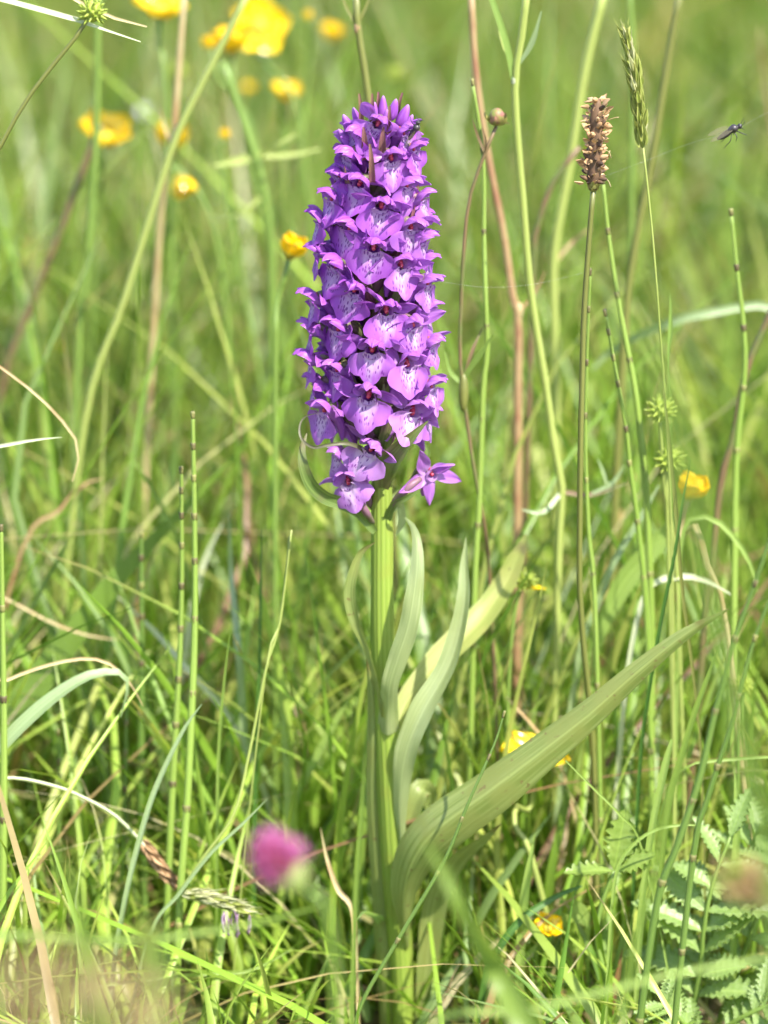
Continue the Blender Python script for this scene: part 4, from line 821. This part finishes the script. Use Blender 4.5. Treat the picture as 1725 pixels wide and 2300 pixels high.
# out of focus in front
blade([(955,1890,-.26),(1000,1960,-.26),(1050,2060,-.26),(1110,2170,-.23),(1180,2300,-.24),(1230,2400,-.24)], [6,28,42,54,66,66], 'grass_green', 'big blurred green blade in front of the orchid base', twist=10, name='foreground_blade')
blade([(1440,600,-.42),(1490,850,-.42),(1560,1100,-.42),(1620,1400,-.42),(1690,1700,-.42),(1740,2000,-.42)], [10,44,60,64,64,60], 'grass_light', 'large blurred green blade in front, right of the plantain', twist=55, name='foreground_blade')
blade([(345,2060,-.36),(355,2130,-.36),(360,2220,-.36),(355,2330,-.36)], [6,34,44,44], 'grass_light', 'blurred upright yellow green blade in the front left', twist=30, name='foreground_blade')
blade([(100,1850,-.30),(150,1950,-.30),(190,2080,-.30),(215,2300,-.30)], [5,26,34,36], 'grass_green', 'blurred green blade at the lower left, leaning left', twist=30, name='foreground_blade')
blade([(740,2030,-.16),(560,2075,-.2),(300,2110,-.22),(0,2100,-.24),(-150,2150,-.24)], [2,12,18,18,16], 'grass_green', 'blurred blade lying across the lower left, level with the flowering grass', name='foreground_blade')
blade([(1725,2150,-.22),(1500,2190,-.22),(1200,2265,-.22),(950,2320,-.22)], [12,16,16,14], 'grass_light', 'blurred thin blade slanting low across the silverweed', name='foreground_blade')
blade([(1560,1640,-.2),(1500,1800,-.2),(1470,1960,-.2),(1430,2100,-.2),(1400,2300,-.2)], [4,14,16,16,16], 'grass_green', 'blurred slim blade in front of the trifoliate leaf', name='foreground_blade')
blade([(820,1690,-.12),(812,1830,-.12),(800,2000,-.12),(790,2300,-.12)], [2,9,12,12], 'grass_green', 'blurred thin blade just in front of the orchid stem on its left', name='foreground_blade')

# ---------------------------------------------------------------- clover
cc = at(634,1945,-.31); cax = Vector((-.55,-.1,.8)).normalized()
P = to_ground([cc-cax*.006, at(720,2015,-.31), at(745,2100,-.31), at(755,2250,-.31)])
cl = thing('red_clover', 'blurred pink clover head in front of the orchid, lower left', 'clover', P[0])
part('stem', tube(P, [.0011,.0009], 30, 7), M['stem_green'], cl)
fm = []
for s in range(3):
    v_, f_, u_ = petal_geo(7.5, 2.6, (0,0,0), (0,0,1), (1,0,0), .35, .9, seed=s, nv=6, nu=5, blunt=1.0); fm.append(make_mesh('floret', v_, f_, M['clover'], u_))
for i in range(90):
    z = 1-1.45*(i+.5)/90; a = i*2.39996; q_ = math.sqrt(max(0, 1-z*z)); ow = basis(cax).to_3x3() @ Vector((q_*math.cos(a), q_*math.sin(a), z))
    link('floret', fm[i % 3], cl, Matrix.Translation(-P[0]) @ basis(ow+cax*.45, hint=tuple(-ow+Vector((.01,0,0))), loc=cc+ow*.0018+cax*.0028*max(0, ow.dot(cax)), s=random.uniform(.66,.84)))
part('calyx', xf(blob(.0045,.0045,.0035, 10, 6, bump=.06), basis(cax, loc=cc-cax*.003)), M['clover_base'], cl)
# ---------------------------------------------------------------- silverweed and other toothed leaves
def toothed(L, W, teeth, depth=.75, fold=.18, droop=.25, seed=0):
    """leaflet along +x, upper side +z; saw-toothed edge, pleated"""
    r = random.Random(seed); v = []; uv = []; f = []; n = teeth*4+1; row = 4
    for i in range(n):
        t = i/(n-1); w_ = W*.5*(math.sin(math.pi*(t*.94+.05)**.8)**.75); ph = (i % 4)/4; saw = (1-depth*(1.9*abs(ph-.3) if ph < .3 else (ph-.3)*1.45))
        zc = -droop*L*t*t
        sh = .05*L*(ph > 0)*(1-t)
        for s in (-1, 1):
            for j in range(row):
                u = j/(row-1); k = 1 if j < row-1 else saw
                x = t*L + u*W*.24*(1-t*.4) + (sh if j == row-1 else 0)
                pl_ = .045*W*math.sin(ph*2*math.pi)*u*.5
                v.append((x, s*w_*u*k, zc+fold*w_*u+pl_)); uv.append((.5+s*u*.5, t))
    for i in range(n-1):
        for s in range(2):
            for j in range(row-1):
                a = i*8+s*4+j; q_ = (a, a+1, a+9, a+8); f.append(q_ if s else q_[::-1])
    return v, f, uv
TM = {}
def leaflet_obj(parent, base, pos, d, up, L, W, teeth, mat, seed, droop=.2, fold=.18):
    k = (round(W/L,2), teeth, mat, seed % 3, droop, fold)
    if k not in TM: g_ = toothed(1., W/L, teeth, fold=fold, droop=droop, seed=seed); TM[k] = make_mesh('leaflet', g_[0], g_[1], M[mat], g_[2])
    d = Vector(d).normalized(); up = Vector(up); y = up.cross(d).normalized(); z = d.cross(y)
    X = Matrix((d, y, z)).transposed().to_4x4()*L
    for i in range(3): X[i][3] = pos[i]-base[i]
    X[3] = (0,0,0,1); return link('leaflet', TM[k], parent, X)
def silverweed(label, pts, n, Lpx, up=(0,-.55,.85), mat='silver', t0=.22):
    P = [at(*p) for p in pts]; base = P[0]; Y = pts[0][2]
    root = thing('silverweed', label, 'silverweed', base, 'silverweed leaves at the bottom right')
    part('rachis', tube(P, [.0011,.0008,.0005], 24, 6), M['stem_green'], root)
    C, t, _ = spline(P, 80); U_ = Vector(up)
    for i in range(n):
        f = t0+(1-t0)*i/(n-1); k = min(78, int(f*78)); T_ = V3(nrm(C[k+1]-C[k])); S_ = U_.cross(T_).normalized(); L = Lpx*mpp(Y)*(.55+.45*math.sin(math.pi*(.15+.75*f)))
        if i == n-1: leaflet_obj(root, base, V3(C[-1]), T_, U_, L, L*.5, 7, mat, 2); continue
        for s in (-1, 1):
            d_ = S_*s + T_*random.uniform(.2,1.0) + U_*random.uniform(-.35,.5)
            leaflet_obj(root, base, V3(C[k]), d_, U_+S_*s*random.uniform(-.7,.4)+Vector((random.uniform(-.5,.5),0,random.uniform(-.2,.3))), L*random.uniform(.6,1.2), L*random.uniform(.46,.62), 8, mat, i, droop=random.choice((.1,.22,.34)))
    return root
silverweed('largest toothed silverweed leaf, upright at the bottom right', [(1545,2330,-.012),(1572,2180,-.016),(1582,2080,-.018),(1600,1990,-.018),(1640,1880,-.016)], 8, 170)
silverweed('silverweed leaf reaching out of the right edge', [(1600,2340,.0),(1650,2200,-.006),(1690,2090,-.010),(1730,1980,-.010),(1760,1880,-.006)], 8, 150)
silverweed('small silverweed leaf at the very bottom, right of centre', [(1580,2360,-.03),(1545,2310,-.034),(1510,2270,-.036),(1480,2235,-.036)], 7, 100)
silverweed('silvery silverweed leaf high at the right edge', [(1690,2100,.012),(1680,1990,.010),(1690,1900,.006),(1715,1850,.002)], 8, 110)
silverweed('silverweed leaf lying flat in the bottom right corner', [(1600,2330,-.02),(1660,2290,-.024),(1710,2265,-.026),(1770,2250,-.026)], 7, 120)
def trifoliate(label, stalk, c, dirs, Lpx, mat='serrate'):
    P = to_ground([at(*c)]+[at(*p) for p in stalk]); root = thing('toothed_leaf', label, 'leaf', P[0], 'three-part toothed leaves')
    part('stalk', tube(P, [.0010,.0007], 24, 6), M['stem_green'], root); cw = at(*c)
    for i, (x, y, z, k) in enumerate(dirs): leaflet_obj(root, P[0], cw, (x, y, z), (.1,-.7,.7) if i else (0,-.3,1), Lpx*k*mpp(c[2]), Lpx*k*mpp(c[2])*.66, 6, mat, i, droop=.1)
trifoliate('pale toothed three-part leaf between big leaf and silverweed', [(1349,2039,-.02),(1341,2114,-.02),(1364,2227,-.02)], (1379,1956,-.02), [(-1,-.2,.1,1.0),(.18,.0,1,1.25),(.9,-.2,.5,.9)], 112)
trifoliate('small toothed leaf low in the grass under the big orchid leaf', [(1270,2200,.01),(1262,2280,.01)], (1262,2130,.01), [(-.9,-.3,.1,1),(.1,-.3,1,1),(.95,-.3,.2,1)], 70)
trifoliate('toothed leaf half hidden in the bottom left grass', [(85,2290,-.01),(90,2330,-.01)], (75,2240,-.01), [(-.9,-.4,.2,1),(.1,-.3,1,1),(.95,-.3,.2,1)], 90)
# oval leaves low down
for (x, y, Y, L, W_, dx, lab) in [(1320,2090,.0,92,44,-.45,'pale oval leaf right of the small tattered buttercup'),(1275,2080,.004,60,26,-.8,'smaller oval leaf leaning left under the toothed leaf'),(190,2235,.0,60,34,.2,'rounded green leaf in the lower left grass'),(255,2180,-.004,50,26,-.4,'dark rounded leaf left of the flowering grass head')]:
    b0 = at(x, y, Y); d_ = Vector((dx, -.1, 1)).normalized()*L*mpp(Y)
    solo('broad_leaf', ribbon([Vector((b0.x, b0.y, 0)), b0, b0+d_*.35, b0+d_*.7, b0+d_], [.001,.0012,W_*mpp(Y),W_*mpp(Y)*.95,.0006], n=22, fold=.1), M['grass_light' if x > 1000 else 'grass_green'], lab, 'leaf', 'small oval leaves in the grass', loc=(b0.x, b0.y, 0))

# ---------------------------------------------------------------- flies and spider silk
def fly(c, d, s, label, wing_dir, up=(0,-.5,.9), fuzzy=False):
    base = Vector(c); root = thing('fly', label, 'fly', base); X = basis(d, hint=up, loc=(0,0,0), s=s)
    body = tube([(0,0,-.0042),(0,-.0001,-.0030),(0,0,-.0012),(0,.0003,.0000),(0,.0004,.0014),(0,.0002,.0021),(0,.0001,.0025),(0,0,.0033),(0,-.0002,.0038)], [.0003,.0008,.0010,.0009,.0013,.0010,.0005,.0009,.0003], 30, 10)
    link('body', make_mesh('body', *xf(body, Matrix())[:2], M['fly_body'], body[2]), root, X)
    for sg in (-1, 1):
        w_ = petal_geo(7.2, 2.6, (sg*.6,.9,1.0), (sg*wing_dir,.15,-1), (0,1,.1), .05, .05, seed=3, nv=9, nu=5, blunt=1.2)
        link('wing', make_mesh('wing', w_[0], w_[1], M['wing'], w_[2]), root, X)
        an = tube([(sg*.0003,.0002,.0036),(sg*.0008,.0008,.0046),(sg*.0005,.0014,.0054)], [.00012,.0001,.00005], 6, 4); link('antenna', make_mesh('antenna', an[0], an[1], M['fly_body'], an[2]), root, X)
        for i, z in enumerate((.0018,.0010,.0)):
            lg = tube([(sg*.0007,-.0004,z),(sg*.0020,-.0013,z+(.0012-i*.0012)),(sg*.0013,-.0026,z+(.0016-i*.0022)),(sg*.0016,-.0030,z+(.002-i*.003))], [.00016,.00014,.0001,.00006], 10, 4)
            link('leg', make_mesh('leg', lg[0], lg[1], M['fly_body'], lg[2]), root, X)
    return root
fp = at(1640,296,-.004)
fly(fp, (.85,-.05,.5), 1.0, 'small dark fly hanging in spider silk at the upper right', .12)
fly(at(930,292,-.0085), (.35,-.3,.75), .85, 'tiny dark fly sitting on the top right of the flower spike', .5, up=(.7,-.6,.3))
for pts, lab in [([(1352,398,0),(1440,365,0),(1550,322,-.002),(1610,306,-.004)],'spider thread from the plantain head to the hanging fly'),([(1665,285,-.004),(1700,265,-.004),(1760,235,-.004)],'spider thread running from the hanging fly to the right edge'),([(975,630,-.01),(1090,645,.0),(1200,638,.0),(1322,610,0)],'faint spider thread between flower spike and plantain stalk')]:
    P = [at(*p) for p in pts]; solo('spider_thread', tube(P, [.000009,.000009], 16, 4), M['silk'], lab, 'spider thread', 'spider threads', loc=P[0])
